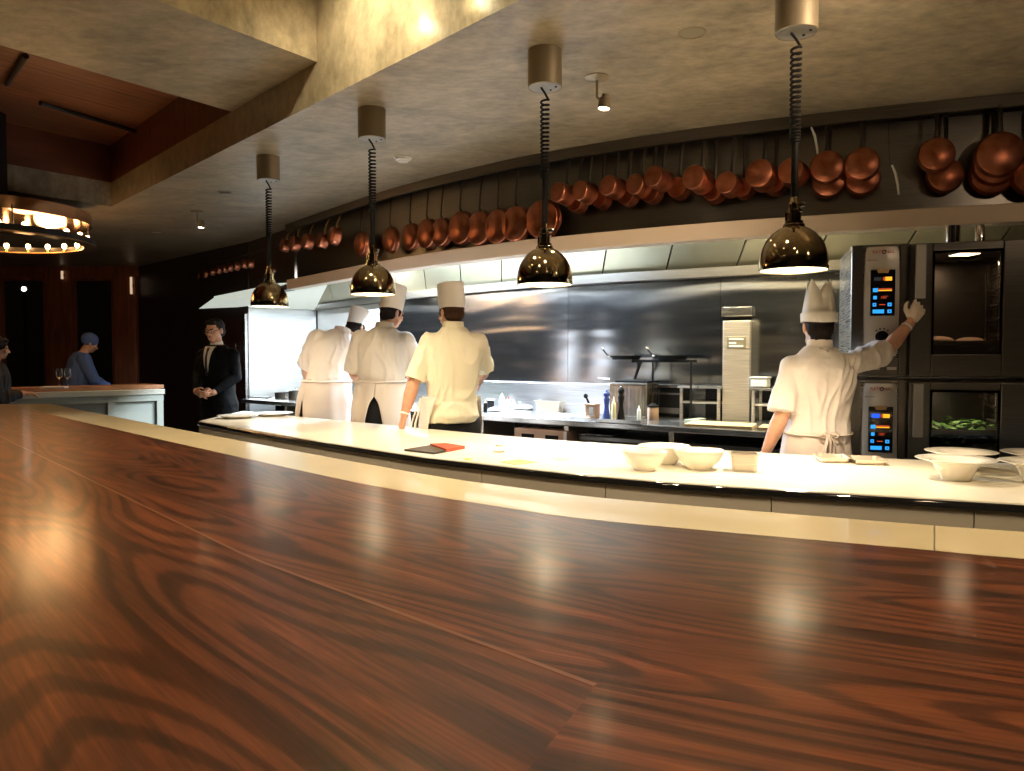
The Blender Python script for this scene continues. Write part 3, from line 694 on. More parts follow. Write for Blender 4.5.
# the bay's own downlights sit above the frame
for t in (5.6, 7.4):
    b = e1(t) + Vector((-.74, -.67)) * .55
    r = empty('recessed_downlight', (b.x, b.y, 3.93)); tag(r, 'recessed downlight in the raised ceiling bay, %s one' % ('left' if t < 6 else 'right'), 'lamp', 'bay downlights')
    obj('trim_ring', lt([(.045, 0), (.045, -.008), (.06, -.008), (.062, 0)], 28), M['canopy'], r, smooth=True)
    obj('lens', lt([(0, -.004), (.044, -.004), (.044, .0), (0, 0)], 28), M['lamp_warm'], r)
    light('SPOT', (b.x, b.y, 3.9), 65, (1, .82, .50), .04, spot=math.radians(120), blend=.8, name='bay_light', target=(*e1(t - .2), 3.1))

# ------------------------------------------------------------------ ring chandelier at the left
cx, cy = -5.22, 7.75
ch = empty('chandelier', (cx, cy, 2.62)); tag(ch, 'round copper and black ring chandelier with amber bulbs at the left edge', 'chandelier')
obj('reflector_drum', lt([(0, .20), (.86, .20), (.90, .20), (.90, .32), (.885, .32), (.885, .21), (0, .215)], 72), mat('polished_copper', (.72, .40, .22), .14, 1), ch, smooth=True, sharp=40)
obj('ring_band', lt([(.91, 0), (.925, 0), (.925, .06), (.91, .06)], 72, closed=True), M['black_steel'], ch, smooth=True, sharp=40)
obj('ring_tray', lt([(.82, -.012), (.935, -.012), (.935, .0), (.82, .0)], 72, closed=True), mat('aged_brass', (.45, .26, .11), .3, 1), ch, smooth=True, sharp=40)
NB = 26
for k in range(NB):
    a = 2 * PI * k / NB + .06
    x, y = .87 * math.cos(a), .87 * math.sin(a)
    T = Matrix.Translation((x, y, 0))
    s = obj('bulb_holder', lt([(0, 0), (.013, 0), (.013, .03), (.010, .034), (0, .034)], 10, T), M['brass'], ch, smooth=True)
    obj('bulb', lt([(0, .034), (.012, .038), (.022, .058), (.024, .072), (.018, .088), (0, .096)], 12, T), M['lamp_candle'], s, smooth=True)
for k in range(4):
    a = PI / 4 + PI / 2 * k
    obj('hanging_rod', tb([(.917 * math.cos(a), .917 * math.sin(a), .05), (.892 * math.cos(a), .892 * math.sin(a), .25)], .008), M['black_steel'], ch, smooth=True)
obj('stem_box', bx(-.30, .42, -.95, -.35, .34, 1.16), M['black_steel'], ch, bev=.01)
for k in range(4):
    a = PI / 2 * k - .5
    light('POINT', (cx + .6 * math.cos(a), cy + .6 * math.sin(a), 2.70), 5.0, (1, .58, .24), .15, name='chandelier_light')

# ------------------------------------------------------------------ near bar
bar = empty('bar_counter', (-.5, 2.0, 0)); tag(bar, 'long curved dining bar with walnut top and ivory edge in the foreground', 'bar counter')
def uv_mesh(name, rows, uvs, z0, z1, m, parent):
    """rows: list of lines of 2D points; top face carries plank coordinates"""
    bm = bmesh.new(); ul = bm.loops.layers.uv.new('UVMap')
    nr, nc = len(rows), len(rows[0])
    T = [[bm.verts.new((*p, z1)) for p in r] for r in rows]; B = [[bm.verts.new((*p, z0)) for p in r] for r in rows]
    def face(vs, us):
        f = bm.faces.new(vs)
        for l, u in zip(f.loops, us): l[ul].uv = u
        return f
    for i in range(nr - 1):
        for j in range(nc - 1):
            face((T[i][j], T[i + 1][j], T[i + 1][j + 1], T[i][j + 1]), (uvs[i][j], uvs[i + 1][j], uvs[i + 1][j + 1], uvs[i][j + 1]))
            face((B[i][j], B[i][j + 1], B[i + 1][j + 1], B[i + 1][j]), (uvs[i][j], uvs[i][j + 1], uvs[i + 1][j + 1], uvs[i + 1][j]))
    for j in range(nc - 1):
        for i in (0, nr - 1): face((T[i][j], T[i][j + 1], B[i][j + 1], B[i][j]), (uvs[i][j], uvs[i][j + 1], uvs[i][j + 1], uvs[i][j]))
    for i in range(nr - 1):
        for j in (0, nc - 1): face((T[i][j], B[i][j], B[i + 1][j], T[i + 1][j]), (uvs[i][j], uvs[i][j], uvs[i + 1][j], uvs[i + 1][j]))
    return rel(obj(name, bm, m, parent), bar)
TOPZ = 1.07
# plank against the ivory edge: between the inner curve and the joint line L1
L1 = [Vector(p) for p in [(1.9, .12), (.95, .58), (.50, .755), (.10, .885), (-.49, 1.45), (-1.25, 2.32), (-2.46, 3.70), (-4.15, 5.70)]]
L1r = resample(L1, 81); L1r[min(range(81), key=lambda i: (L1r[i] - Vector((.10, .885))).length)] = Vector((.10, .885))
gap = 0
rows = []; uvs = []; s = 0
for i in range(81):
    a = BI[i]; b = L1r[i]
    if i: s += (BI[i] - BI[i - 1]).length
    r_, u_ = [], []
    for k in range(9):
        t = k / 8; p = a.lerp(b, t); r_.append((p.x, p.y)); u_.append((s + 3.0, (p - a).length + .4))
    rows.append(r_); uvs.append(u_)
uv_mesh('walnut_plank', rows, uvs, TOPZ - .05, TOPZ, M['walnut'], bar)
def plank_poly(pts, ang, off, name='walnut_plank', bend=0.0):
    bm = poly_slab(pts, TOPZ - .05, TOPZ); ul = bm.loops.layers.uv.new('UVMap')
    c, s_ = math.cos(ang), math.sin(ang)
    for f in bm.faces:
        for l in f.loops:
            x, y = l.vert.co.x, l.vert.co.y
            l[ul].uv = (x * c + y * s_ + off[0], -x * s_ + y * c + off[1])
    return rel(obj(name, bm, M['walnut'], bar), bar)
g = Vector((.0, .0))
k1 = L1r.index(min(L1r, key=lambda p: (p - Vector((.10, .885))).length)); J1 = Vector((.10, .885))
mit = Vector((.016, .70)) - J1; mit.normalize()
left_pts = [p for p in L1r if p.x < .099]
Bp = [tuple(J1 - g)] + [tuple(p - g) for p in left_pts] + [(-4.75, 5.2), (-3.2, 2.9), (-1.9, 1.2), (-1.1, .35)] + [tuple(J1 + mit * 1.0)]
plank_poly(Bp, math.atan2(2.25, -1.97), (1.3, 7.15))
right_pts = [p for p in L1r if p.x > .101][::-1]
Cp = [tuple(J1)] + [tuple(p) for p in right_pts] + [(1.6, -.5), (.6, -.55), (-.1, -.2)] + [tuple(J1 + mit * 1.0 )]
plank_poly(Cp, -.42, (12.2, 3.3))
# pale sapwood line along the plank joint
SL = [p for p in L1r if p.x < .101]
rel(obj('sapwood_line', strip_slab(SL, [p + Vector((-.006, -.006)) * (1.0 - .6 * i / len(SL)) for i, p in enumerate(SL)][:], TOPZ - .04, TOPZ + .0003), mat('sapwood', (.20, .072, .026), .35, coat=.4), bar), bar)
# ivory edge in two lengths with a fine joint, wrapping the far end
def split_px(C, px):
    p, d = curve_at_px(C, px, TOPZ); i = min(range(len(C)), key=lambda k: (C[k] - p).length)
    return resample([q for q in C if q.x > p.x + .01] + [p], 20), resample([p] + [q for q in C if q.x < p.x - .01], 70)
bi0, bi1 = split_px(BI, 935.5); bo0, bo1 = split_px(BO, 935.5)
bi1[0] = bi1[0].lerp(bi1[1], .035); bo1[0] = bo1[0].lerp(bo1[1], .035)
for A, B in ((bi0, bo0), (bi1, bo1)): rel(obj('edge_strip', strip_slab(A, B, TOPZ - .05, TOPZ + .0005), M['ivory'], bar), bar)
rel(obj('edge_strip', poly_slab([(-3.702, 5.845), (-3.832, 6.37), (-5.2, 6.32), (-5.2, 6.08), (-3.95, 6.13)], TOPZ - .05, TOPZ + .0005), M['ivory'], bar), bar)
rel(obj('walnut_plank', (lambda bm: (bm.loops.layers.uv.new('UVMap'), bm)[1])(poly_slab([(-3.70, 5.84), (-3.95, 6.128), (-5.2, 6.078), (-5.2, 5.25), (-4.75, 5.2), (-4.155, 5.70)], TOPZ - .05, TOPZ)), M['walnut'], bar), bar)
rel(obj('front_panel', strip_slab([b.lerp(a, .25) for a, b in zip(BI, BO)], [b.lerp(a, .6) for a, b in zip(BI, BO)], 0, TOPZ - .05), M['taupe'], bar), bar)

# ------------------------------------------------------------------ the pass
ps = empty('pass_counter', (0, 4.0, 0)); tag(ps, 'long curved cream-topped serving pass between the bar and the chefs', 'counter')
PZ = .95
so = -1 if offset(PF, -.1)[40].length > PF[40].length else 1
def pin(C, d): return offset(C, so * d)
rel(obj('top', strip_slab(pin(PF, .003), PB, PZ - .03, PZ), M['pass'], ps, bev=.004), ps)
rel(obj('edge_trim', strip_slab(pin(PF, -.012), pin(PF, .002), PZ - .034, PZ - .006), M['blackglass'], ps, smooth=True, sharp=30, bev=.008), ps)
for k in range(0, 80, 8):
    A = [Vector(p) for p in pin(PF, .004)[k:k + 9]]; B = [Vector(p) for p in pin(PF, .05)[k:k + 9]]
    A[0] = A[0].lerp(A[1], .05); B[0] = B[0].lerp(B[1], .05)
    rel(obj('front_panel', strip_slab(A, B, .10, PZ - .03), M['taupe'], ps, smooth=True, sharp=30), ps)
rel(obj('back_panel', strip_slab(pin(PB, -.10), pin(PB, -.13), .10, PZ - .03), M['steel_dark'], ps), ps)
rel(obj('end_panel', poly_slab([tuple(PF[80] + Vector((0.03, .0))), tuple(PB[80] + Vector((.03, -.08))), tuple(PB[80] + Vector((.07, -.08))), tuple(PF[80] + Vector((.07, .0)))], .1, PZ - .03), M['taupe'], ps), ps)
rel(obj('plinth', strip_slab(pin(PF, .12), pin(PB, -.18), 0, .10), M['black_steel'], ps), ps)

# ------------------------------------------------------------------ cooking range
rg = empty('cooking_range', (.6, 6.8, 0)); tag(rg, 'long dark-fronted stainless cooking range along the back wall', 'range')
CB = [Vector(p) for p in resample(catmull([(2.62, 6.32), (1.84, 6.80), (.66, 7.51), (-.35, 8.42), (-1.32, 9.45), (-2.90, 11.56)]), 61)]
sc_ = -1 if offset(CFRONT, -.1)[30].length > CFRONT[30].length else 1
def cin(d): return offset(CFRONT, sc_ * d)
CBL = [b for b in CB]
rel(obj('worktop', strip_slab(CFRONT, [w + (f - w).normalized() * .01 for w, f in zip(CBL, CFRONT)], .87, .92), M['steel'], rg, bev=.008), rg)
CI = cin(.05)
rel(obj('carcass', strip_slab(cin(.5), [w + (f - w).normalized() * .02 for w, f in zip(CBL, CFRONT)], .0, .87), M['black_steel'], rg), rg)
sec = [(0, 9), (9, 17), (17, 25), (25, 34), (34, 43), (43, 52), (52, 60)]
for k, (a, b) in enumerate(sec):
    A = [Vector(p) for p in CI[a:b + 1]]; B = [Vector(p) for p in cin(.5)[a:b + 1]]
    rel(obj('divider', strip_slab([A[0], A[0].lerp(A[1], .35)], [B[0], B[0].lerp(B[1], .35)], .05, .87), M['steel_satin'], rg), rg)
    rel(obj('shelf', strip_slab(A, B, .60, .62), M['steel_dark'], rg), rg)
    if k in (0, 1):
        for zz in (.64, .70, .76):
            rel(obj('tray', strip_slab(A[1:-1], B[1:-1], zz, zz + .03), M['steel_dark'], rg), rg)
# steel upstand behind the left half of the worktop
ups = [w + (f - w).normalized() * .02 for w, f in zip(CBL, CFRONT)]
upf = [w + (f - w).normalized() * .07 for w, f in zip(CBL, CFRONT)]
iu = min(range(61), key=lambda i: abs(proj((*upf[i], 1.2))[0] - 607))
rel(obj('upstand', strip_slab(upf[iu:52], ups[iu:52], .92, 1.205), steel('upstand_steel', (.55, .57, .60), .3), rg, bev=.006, smooth=True, sharp=30), rg)
# ------------------------------------------------------------------ figures
def remesh(name, bm, voxel, m, parent, smooth=2, disp=None, fac=.5):
    me = bpy.data.meshes.new(name + '_raw'); bmesh.ops.recalc_face_normals(bm, faces=bm.faces[:]); bm.to_mesh(me); bm.free()
    t = bpy.data.objects.new(name + '_raw', me); COL.objects.link(t)
    md = t.modifiers.new('r', 'REMESH'); md.mode = 'VOXEL'; md.voxel_size = voxel
    if smooth: s = t.modifiers.new('s', 'SMOOTH'); s.iterations = smooth; s.factor = fac
    dg = bpy.context.evaluated_depsgraph_get(); me2 = bpy.data.meshes.new_from_object(t.evaluated_get(dg))
    bpy.data.objects.remove(t); bpy.data.meshes.remove(me); me2.name = name
    if disp:
        ns = [v.normal.copy() for v in me2.vertices]
        for v, n in zip(me2.vertices, ns): v.co += n * disp(v.co)
    return link_mesh(name, me2, m, parent, smooth=True)
def cap(bm, p0, p1, r0, r1, seg=14, squash=1.0, flat_ends=False):
    p0, p1 = Vector(p0), Vector(p1); d = (p1 - p0); L = d.length; d.normalize(); pts = []; rad = []
    if flat_ends: pts = [p0, p1]; rad = [r0, r1]
    else:
        for a in (-80, -55, -30, 0): pts.append(p0 + d * r0 * math.sin(math.radians(a))); rad.append(r0 * math.cos(math.radians(a)))
        for a in (0, 30, 55, 80): pts.append(p1 + d * r1 * math.sin(math.radians(a))); rad.append(r1 * math.cos(math.radians(a)))
    tube(bm, pts, 1, seg, radii=rad, flat=squash)
def ell(bm, c, r, R=None, seg=18):
    T = Matrix.Translation(c) @ ((R.to_4x4() if R is not None else Matrix.Identity(4))) @ Matrix.Diagonal((*r, 1))
    lathe(bm, [(math.cos(a), math.sin(a)) if abs(abs(a) - PI / 2) > .01 else (0, math.copysign(1, a)) for a in [(-PI / 2 + PI * i / 10) for i in range(11)]], seg, T)
def loft(bm, rings, seg=28, closed_top=True):
    """rings: (centre, rx, ry, matrix3, power)"""
    RR = []
    for c, rx, ry, R in rings:
        c = Vector(c); ring = []
        for i in range(seg):
            a = 2 * PI * i / seg; ca, sa = math.cos(a), math.sin(a); e = .85
            p = Vector((math.copysign(abs(ca) ** e, ca) * rx, math.copysign(abs(sa) ** e, sa) * ry, 0))
            ring.append(bm.verts.new(c + (R @ p if R is not None else p)))
        RR.append(ring)
    for x, y in zip(RR, RR[1:]):
        for i in range(seg): bm.faces.new((x[i], x[(i + 1) % seg], y[(i + 1) % seg], y[i]))
    bm.faces.new(RR[0][::-1]); bm.faces.new(RR[-1])
def hand_prims(bm, w, d, n, side, curl=.5, s=1.0, thumb=.6, spread=.06):
    """w wrist, d towards the fingers, n palm side normal, side +1 thumb on +cross"""
    w = Vector(w); d = Vector(d).normalized(); n = Vector(n); n = (n - d * n.dot(d)).normalized(); c = d.cross(n).normalized() * side
    cap(bm, w - d * .01, w + d * .03 * s, .024 * s, .026 * s, 12, .7)
    fing = [(.030, .084, (.040, .026, .020), .0092), (.010, .090, (.045, .029, .022), .0095), (-.010, .086, (.041, .027, .021), .0092), (-.029, .076, (.031, .020, .017), .0082)]
    for q, (o, kn, ls, r) in enumerate(fing):
        k = w + d * kn * s + c * o * s
        cap(bm, w + d * .02 * s + c * o * .55 * s, k, .015 * s, .0125 * s, 10)
        ang = curl * (.55 + .08 * q); p = k; dirv = (d + c * spread * (1.5 - q)).normalized()
        for i, L in enumerate(ls):
            a = ang * (i + 1) * .9
            dd = (dirv * math.cos(a) + n * math.sin(a)).normalized(); p2 = p + dd * L * s
            cap(bm, p, p2, r * s * (1 - .07 * i), r * s * (1 - .07 * (i + 1)), 8); p = p2
    b = w + d * .025 * s + c * .022 * s
    t1 = b + (d * .65 + c * .75 + n * .25).normalized() * .042 * s
    t2 = t1 + (d * .9 + c * (.55 - thumb * .5) + n * thumb * .5).normalized() * .030 * s
    t3 = t2 + (d * .95 + c * (.2 - thumb * .6) + n * thumb * .5).normalized() * .024 * s
    cap(bm, b, t1, .0165 * s, .012 * s, 10); cap(bm, t1, t2, .0115 * s, .0105 * s, 10); cap(bm, t2, t3, .0105 * s, .0085 * s, 8)

class Fig:
    def __init__(s, name, label, loc, yaw=0, h=1.75, lean=0.0, side=0.0, twist=0.0, slim=1.0, cat='person', hs=1.0):
        s.root = empty(name, loc, yaw); tag(s.root, label, cat); s.k = h / 1.75; s.slim = slim; s.hk = s.k * hs
        s.L = (Matrix.Rotation(side, 3, 'Y') @ Matrix.Rotation(-lean, 3, 'X')); s.tw = Matrix.Rotation(twist, 3, 'Z')
        s.piv = Vector((0, 0, .97))
    def W(s, p):
        """bend the upper body about the hips, then scale to the figure's height"""
        p = Vector(p); t = min(1, max(0, (p.z - .93) / .25))
        q = s.piv + s.L @ (s.tw @ (p - s.piv)) if t > 0 else p
        return (p.lerp(q, t)) * s.k
    def Rm(s, z):
        t = min(1, max(0, (z - .93) / .25)); return Matrix.Identity(3).lerp(s.L @ s.tw, t)
    def ring(s, z, rx, ry, cy=0, cx=0): return (s.W((cx, cy, z)), rx * s.k * s.slim, ry * s.k * s.slim, s.Rm(z))
    TORSO = [(.84, .165, .120, -.01), (.93, .172, .125, -.012), (1.02, .155, .108, 0), (1.10, .145, .100, .005), (1.20, .158, .108, .006), (1.30, .178, .118, .004), (1.37, .176, .110, -.004), (1.425, .128, .090, -.008), (1.465, .090, .072, -.008), (1.50, .062, .060, -.002)]
    def shoulder(s, side, dx=0, dy=0, dz=0): return s.W((side * (.172 * s.slim + dx), -.008 + dy, 1.395 + dz))
    def head_frame(s, hr=(0, 0, 0), off=(0, 0, 0)):
        s.hc = s.W(Vector((0, .025, 1.638)) + Vector(off)); s.HR = Euler(hr, 'XYZ').to_matrix()
    def hp(s, p): return s.hc + s.HR @ (Vector(p) * s.hk)
    def body(s, arms, skin='skin', voxel=.0055, hand_s=1.0):
        """arms: {side: (shoulder_offset, elbow, wrist, finger_dir, palm_normal, curl)} in figure space (metres)"""
        k = s.k; bm = bmesh.new()
        loft(bm, [s.ring(z, rx * (.93 if z > 1.2 else .84), ry * (.93 if z > 1.2 else .84), cy) for z, rx, ry, cy in s.TORSO])
        k = s.hk
        cap(bm, s.W((0, -.002, 1.46)), s.hp((0, -.012, -.06)), .058 * k, .053 * k, 18)
        ell(bm, s.hp((0, -.018, .030)), (.076 * k, .094 * k, .083 * k), s.HR, 24)
        ell(bm, s.hp((0, .018, -.030)), (.064 * k, .074 * k, .078 * k), s.HR, 24)
        ell(bm, s.hp((0, .050, -.082)), (.032 * k, .030 * k, .026 * k), s.HR)
        cap(bm, s.hp((-.03, .020, -.078)), s.hp((.03, .020, -.078)), .034 * k, .034 * k)
        cap(bm, s.hp((0, .078, .006)), s.hp((0, .103, -.026)), .0085 * k, .0125 * k, 10)
        for q in (-1, 1):
            ell(bm, s.hp((q * .011, .094, -.030)), (.009 * k, .010 * k, .008 * k), s.HR, 10)
            ell(bm, s.hp((q * .077, -.008, -.008)), (.009 * k, .019 * k, .032 * k), s.HR @ Matrix.Rotation(.25 * q, 3, 'Z'), 14)
            ell(bm, s.hp((q * .028, .072, .022)), (.026 * k, .014 * k, .010 * k), s.HR, 12)      # brow
            ell(bm, s.hp((q * .044, .060, -.022)), (.022 * k, .020 * k, .018 * k), s.HR, 12)     # cheek
        cap(bm, s.hp((-.017, .084, -.053)), s.hp((.017, .084, -.053)), .0068 * k, .0068 * k, 8)
        cap(bm, s.hp((-.013, .083, -.062)), s.hp((.013, .083, -.062)), .0068 * k, .0068 * k, 8)
        k = s.k
        for side, (so_, el, wr, fd, pn, curl) in arms.items():
            sh = s.shoulder(side, *so_)
            cap(bm, s.W((side * .09, -.005, 1.39)), sh, .062 * k, .054 * k)
            cap(bm, sh, el, .054 * k, .040 * k); cap(bm, el, Vector(el).lerp(Vector(wr), .35), .040 * k, .043 * k)
            cap(bm, Vector(el).lerp(Vector(wr), .35), wr, .043 * k, .026 * k)
            hand_prims(bm, wr, fd, pn, side if True else 1, curl, hand_s * k)
        for q in (-1, 1):
            cap(bm, (q * .09 * k, 0, .90 * k), (q * .10 * k, .01, .50 * k), .088 * k, .056 * k)
            cap(bm, (q * .10 * k, .01, .50 * k), (q * .10 * k, -.01, .09 * k), .056 * k, .038 * k)
        s.bodyo = remesh('body', bm, voxel, M[skin], s.root, 2)
        return s.bodyo
    def trousers(s, m='trouser', z1=1.06):
        k = s.k; bm = bmesh.new()
        loft(bm, [s.ring(z, rx, ry) for z, rx, ry in ((.80, .172, .125), (.90, .180, .130), (z1, .150, .104))])
        for q in (-1, 1):
            cap(bm, (q * .088 * k, -.005, .88 * k), (q * .10 * k, .01, .50 * k), .100 * k, .078 * k)
            cap(bm, (q * .10 * k, .01, .50 * k), (q * .10 * k, 0, .07 * k), .078 * k, .070 * k, flat_ends=True)
        remesh('trousers', bm, .012, M[m], s.root, 2, lambda c: .004 * noise.noise(c * 9))
        for q in (-1, 1):
            bm = bmesh.new(); cap(bm, (q * .10 * k, -.045, .045), (q * .11 * k, .135, .038), .042, .038, 14)
            remesh('shoe', bm, .009, M['shoe'], s.root, 2)
    def jacket(s, arms, z0=.90, infl=.022, m='cloth', sleeve=1.0, sl_r=(.075, .066), collar=True, hem_infl=.03, tucked=False, seed=0, wr=.008, voxel=.0075, sleeve_to='elbow', name='chef_jacket', long_sl=0):
        k = s.k; bm = bmesh.new(); rings = []
        if tucked: prof = [(z0, .166, .122, 0)]
        else: prof = [(z0, .185 + hem_infl * .4, .135 + hem_infl * .4, -.005)]
        for z, rx, ry, cy in s.TORSO:
            if z <= z0 + .02: continue
            if z > 1.49: continue
            f = infl * (1.5 if 1.04 < z < 1.25 and not tucked else 1.0); prof.append((z, rx + f, ry + f, cy))
        prof.append((1.488, .082, .076, -.004))
        loft(bm, [s.ring(*p) for p in [(z, rx, ry, cy) for z, rx, ry, cy in prof]], 36)
        for side, (so_, el, wrp, *_) in arms.items():
            sh = s.shoulder(side, *so_); el = Vector(el); wrp = Vector(wrp)
            cap(bm, s.W((side * .07, -.008, 1.385)), sh, .076 * k, sl_r[0] * k)
            slv = sleeve[side] if isinstance(sleeve, dict) else sleeve
            if slv <= 1:
                e = sh.lerp(el, slv); cap(bm, sh, e, sl_r[0] * k, sl_r[1] * k, 18, flat_ends=True); ell(bm, sh, (sl_r[0] * k,) * 3)
            else:
                cap(bm, sh, el, sl_r[0] * k, sl_r[1] * k, 18)
                e = el.lerp(wrp, slv - 1); cap(bm, el, e, sl_r[1] * k, sl_r[1] * k * (.86 if slv < 1.6 else .62), 18, flat_ends=True)
        def disp(c):
            q = Vector((c.x * 3.0, c.y * 3.0, c.z * 1.5)) + Vector((seed, 0, 0))
            a = noise.noise(q * 1.5); b = noise.noise(Vector((c.x * 11 + a * 2, c.y * 11, c.z * 4 + seed))); r = 1 - abs(b) * 2.2
            return wr * (.8 * a + 1.0 * max(0, r) ** 2 - .4) + .0015 * noise.noise(c * 38)
        o = remesh(name, bm, voxel, M[m], s.root, 2, disp)
        if collar:
            R = s.Rm(1.48)
            bm = bmesh.new(); lathe(bm, [(.071, -.02), (.064, .034), (.058, .036), (.060, .0), (.064, -.02)], 28, (Matrix.Translation(s.W((0, -.003, 1.492))) @ (s.Rm(1.4)).to_4x4() @ Matrix.Diagonal((k, k * .98, k, 1))))
            obj('collar', bm, M[m], o, smooth=True)
        return o
    def hair(s, m='hair_dark', back=.09, low=-.075, face=False, name='hair', puff=0.0):
        k = s.hk; bm = bmesh.new()
        if face:
            ell(bm, s.hp((0, -.026, .036)), ((.083 + puff) * k, (.095 + puff) * k, (.085 + puff) * k), s.HR, 24)
            ell(bm, s.hp((0, -.050, -.02)), ((.076 + puff) * k, .068 * k, .062 * k), s.HR, 20)
        else:
            ell(bm, s.hp((0, -.022, .020)), (.080 * k, .092 * k, .060 * k), s.HR, 24)
            ell(bm, s.hp((0, -.045, -.02)), (.074 * k, .068 * k, .058 * k), s.HR, 20)
        if low < -.03: ell(bm, s.hp((0, -.056, low + .02)), (.056 * k, .040 * k, .042 * k), s.HR, 16)
        if face: 
            ell(bm, s.hp((0, .045, .086)), (.060 * k, .040 * k, .026 * k), s.HR, 16)
        else:
            for q in (-1, 1): ell(bm, s.hp((q * .070, .008, .005)), (.012 * k, .028 * k, .034 * k), s.HR, 12)
        return remesh(name, bm, .006, M[m], s.root, 1, lambda c: .003 * noise.noise(Vector((c.x * 60, c.y * 60, c.z * 14))))
    def hat(s, h=.20, rx=.086, ry=.100, top=(.86, .9), notch=.05, width=.5, z0=.028, tilt=0, peaks=False, m='paper', flap=False):
        """folded paper toque: band, tall shell, pleat notch and a sunk crown"""
        k = s.hk; bm = bmesh.new(); seg = 64; nz = 10; T = Matrix.Translation(s.hc) @ s.HR.to_4x4() @ Matrix.Rotation(tilt, 4, 'X') @ Matrix.Diagonal((k, k, k, 1))
        def topz(a):
            # notch front and back (a = +-90 deg), smooth V
            d = min(abs(abs(a) - PI / 2), PI / 2) / (PI / 2)       # 0 at the middle of front/back, 1 at the sides
            if peaks:
                if d < width: v = h - notch * (1 - d / width)
                else: v = h - .075 * ((d - width) / (1 - width)) ** 1.2
                return v
            return h - notch * max(0, 1 - d / width)
        rings = []
        for j in range(nz + 1):
            t = j / nz; ring = []
            for i in range(seg):
                a = -PI + 2 * PI * i / seg; tz = topz(a)
                fx_ = 1 + (top[0] - 1) * t; fy_ = 1 + (top[1] - 1) * t
                bul = 1 + .03 * math.sin(PI * t)
                dd = min(abs(abs(a) - PI / 2), PI / 2) / (PI / 2)
                zlow = -.012 * (math.sin(-a) > 0) * (1 - dd)          # band dips at the nape
                ring.append(bm.verts.new(T @ Vector((rx * math.cos(a) * fx_ * bul, -.020 + ry * math.sin(a) * fy_ * bul, z0 + zlow + (tz - zlow) * t))))
            rings.append(ring)
        inner_ = [bm.verts.new(T @ Vector((rx * .93 * top[0] * math.cos(-PI + 2 * PI * i / seg), -.020 + ry * .93 * top[1] * math.sin(-PI + 2 * PI * i / seg), z0 + h * .55))) for i in range(seg)]
        for x, y in zip(rings, rings[1:]):
            for i in range(seg): bm.faces.new((x[i], x[(i + 1) % seg], y[(i + 1) % seg], y[i]))
        for i in range(seg): bm.faces.new((rings[-1][i], rings[-1][(i + 1) % seg], inner_[(i + 1) % seg], inner_[i]))
        bm.faces.new(inner_)
        o = obj('paper_hat', bm, M[m], s.root, smooth=True, sharp=35)
        bm = bmesh.new(); R2 = T @ Matrix.Translation((0, -.020, 0))
        ringA = []
        for (f, z) in ((1.012, z0 - .002), (1.018, z0 + .045), (1.006, z0 + .047)):
            ringA.append([bm.verts.new(R2 @ Vector((rx * f * math.cos(-PI + 2 * PI * i / seg), ry * f * math.sin(-PI + 2 * PI * i / seg), z + (-.012 * max(0, -math.sin(-PI + 2 * PI * i / seg)) ** 2 if z < z0 + .01 else 0)))) for i in range(seg)])
        for x, y in zip(ringA, ringA[1:]):
            for i in range(seg): bm.faces.new((x[i], x[(i + 1) % seg], y[(i + 1) % seg], y[i]))
        obj('hat_band', bm, M[m], o, smooth=True)
        if flap:      # the folded V of the paper crown
            bm = bmesh.new(); ang = -PI / 2
            def P_(u, v): a = ang + u; return R2 @ Vector((rx * math.cos(a) * (1.035 + (top[0] - 1) * v), ry * math.sin(a) * (1.035 + (top[1] - 1) * v), z0 + h * v))
            G = [[bm.verts.new(P_(-.75 * (1 - j / 8) * (1 if j else 1) + 1.5 * (1 - j / 8) * i / 8, .985 - .30 * j / 8)) for i in range(9)] for j in range(8)]
            for x, y in zip(G, G[1:]):
                for i in range(8): bm.faces.new((x[i], x[i + 1], y[i + 1], y[i]))
            fo_ = obj('hat_fold', bm, M[m], o, smooth=True); md = fo_.modifiers.new('t', 'SOLIDIFY'); md.thickness = .003
        return o
    def apron(s, z1=1.10, z0=.42, gap=(0.25, .75), rx=.188, ry=.142, gap_dir=-PI / 2, m='apron', flare=.05, seed=0, tie=True, bow=True, name='apron', foldamp=.007, gap_shift=0.0, gs=.02, gp=.8):
        """skirt apron tied round the waist; gap = half angle of the opening at top and bottom"""
        k = s.k; bm = bmesh.new(); nu, nv = 96, 30; G = []
        for j in range(nv + 1):
            t = j / nv; z = z1 + (z0 - z1) * t; hg = gap[0] + (gap[1] - gap[0]) * min(1, max(0, (t - gs)) * 1.6) ** gp; row = []
            for i in range(nu + 1):
                a = gap_dir + gap_shift * t + hg + (2 * PI - 2 * hg) * i / nu
                f = foldamp * (.25 + t) * math.sin(a * 9 + seed + 1.3 * math.sin(a * 2 + seed)) + .004 * noise.noise(Vector((a * 3, z * 9, seed)))
                hip = .014 * math.sin(min(1, t * 2.2) * PI / 2)
                ex = rx + hip + flare * t + f; ey = ry + hip + flare * t + f
                c = s.W((0, 0, z)) if z > .93 else Vector((0, 0, z * k))
                row.append(bm.verts.new(c + Vector((math.cos(a) * ex * k, math.sin(a) * ey * k, 0))))
            G.append(row)
        for x, y in zip(G, G[1:]):
            for i in range(nu): bm.faces.new((x[i], x[i + 1], y[i + 1], y[i]))
        o = obj(name, bm, M[m], s.root, smooth=True, sharp=80)
        md = o.modifiers.new('t', 'SOLIDIFY'); md.thickness = .003
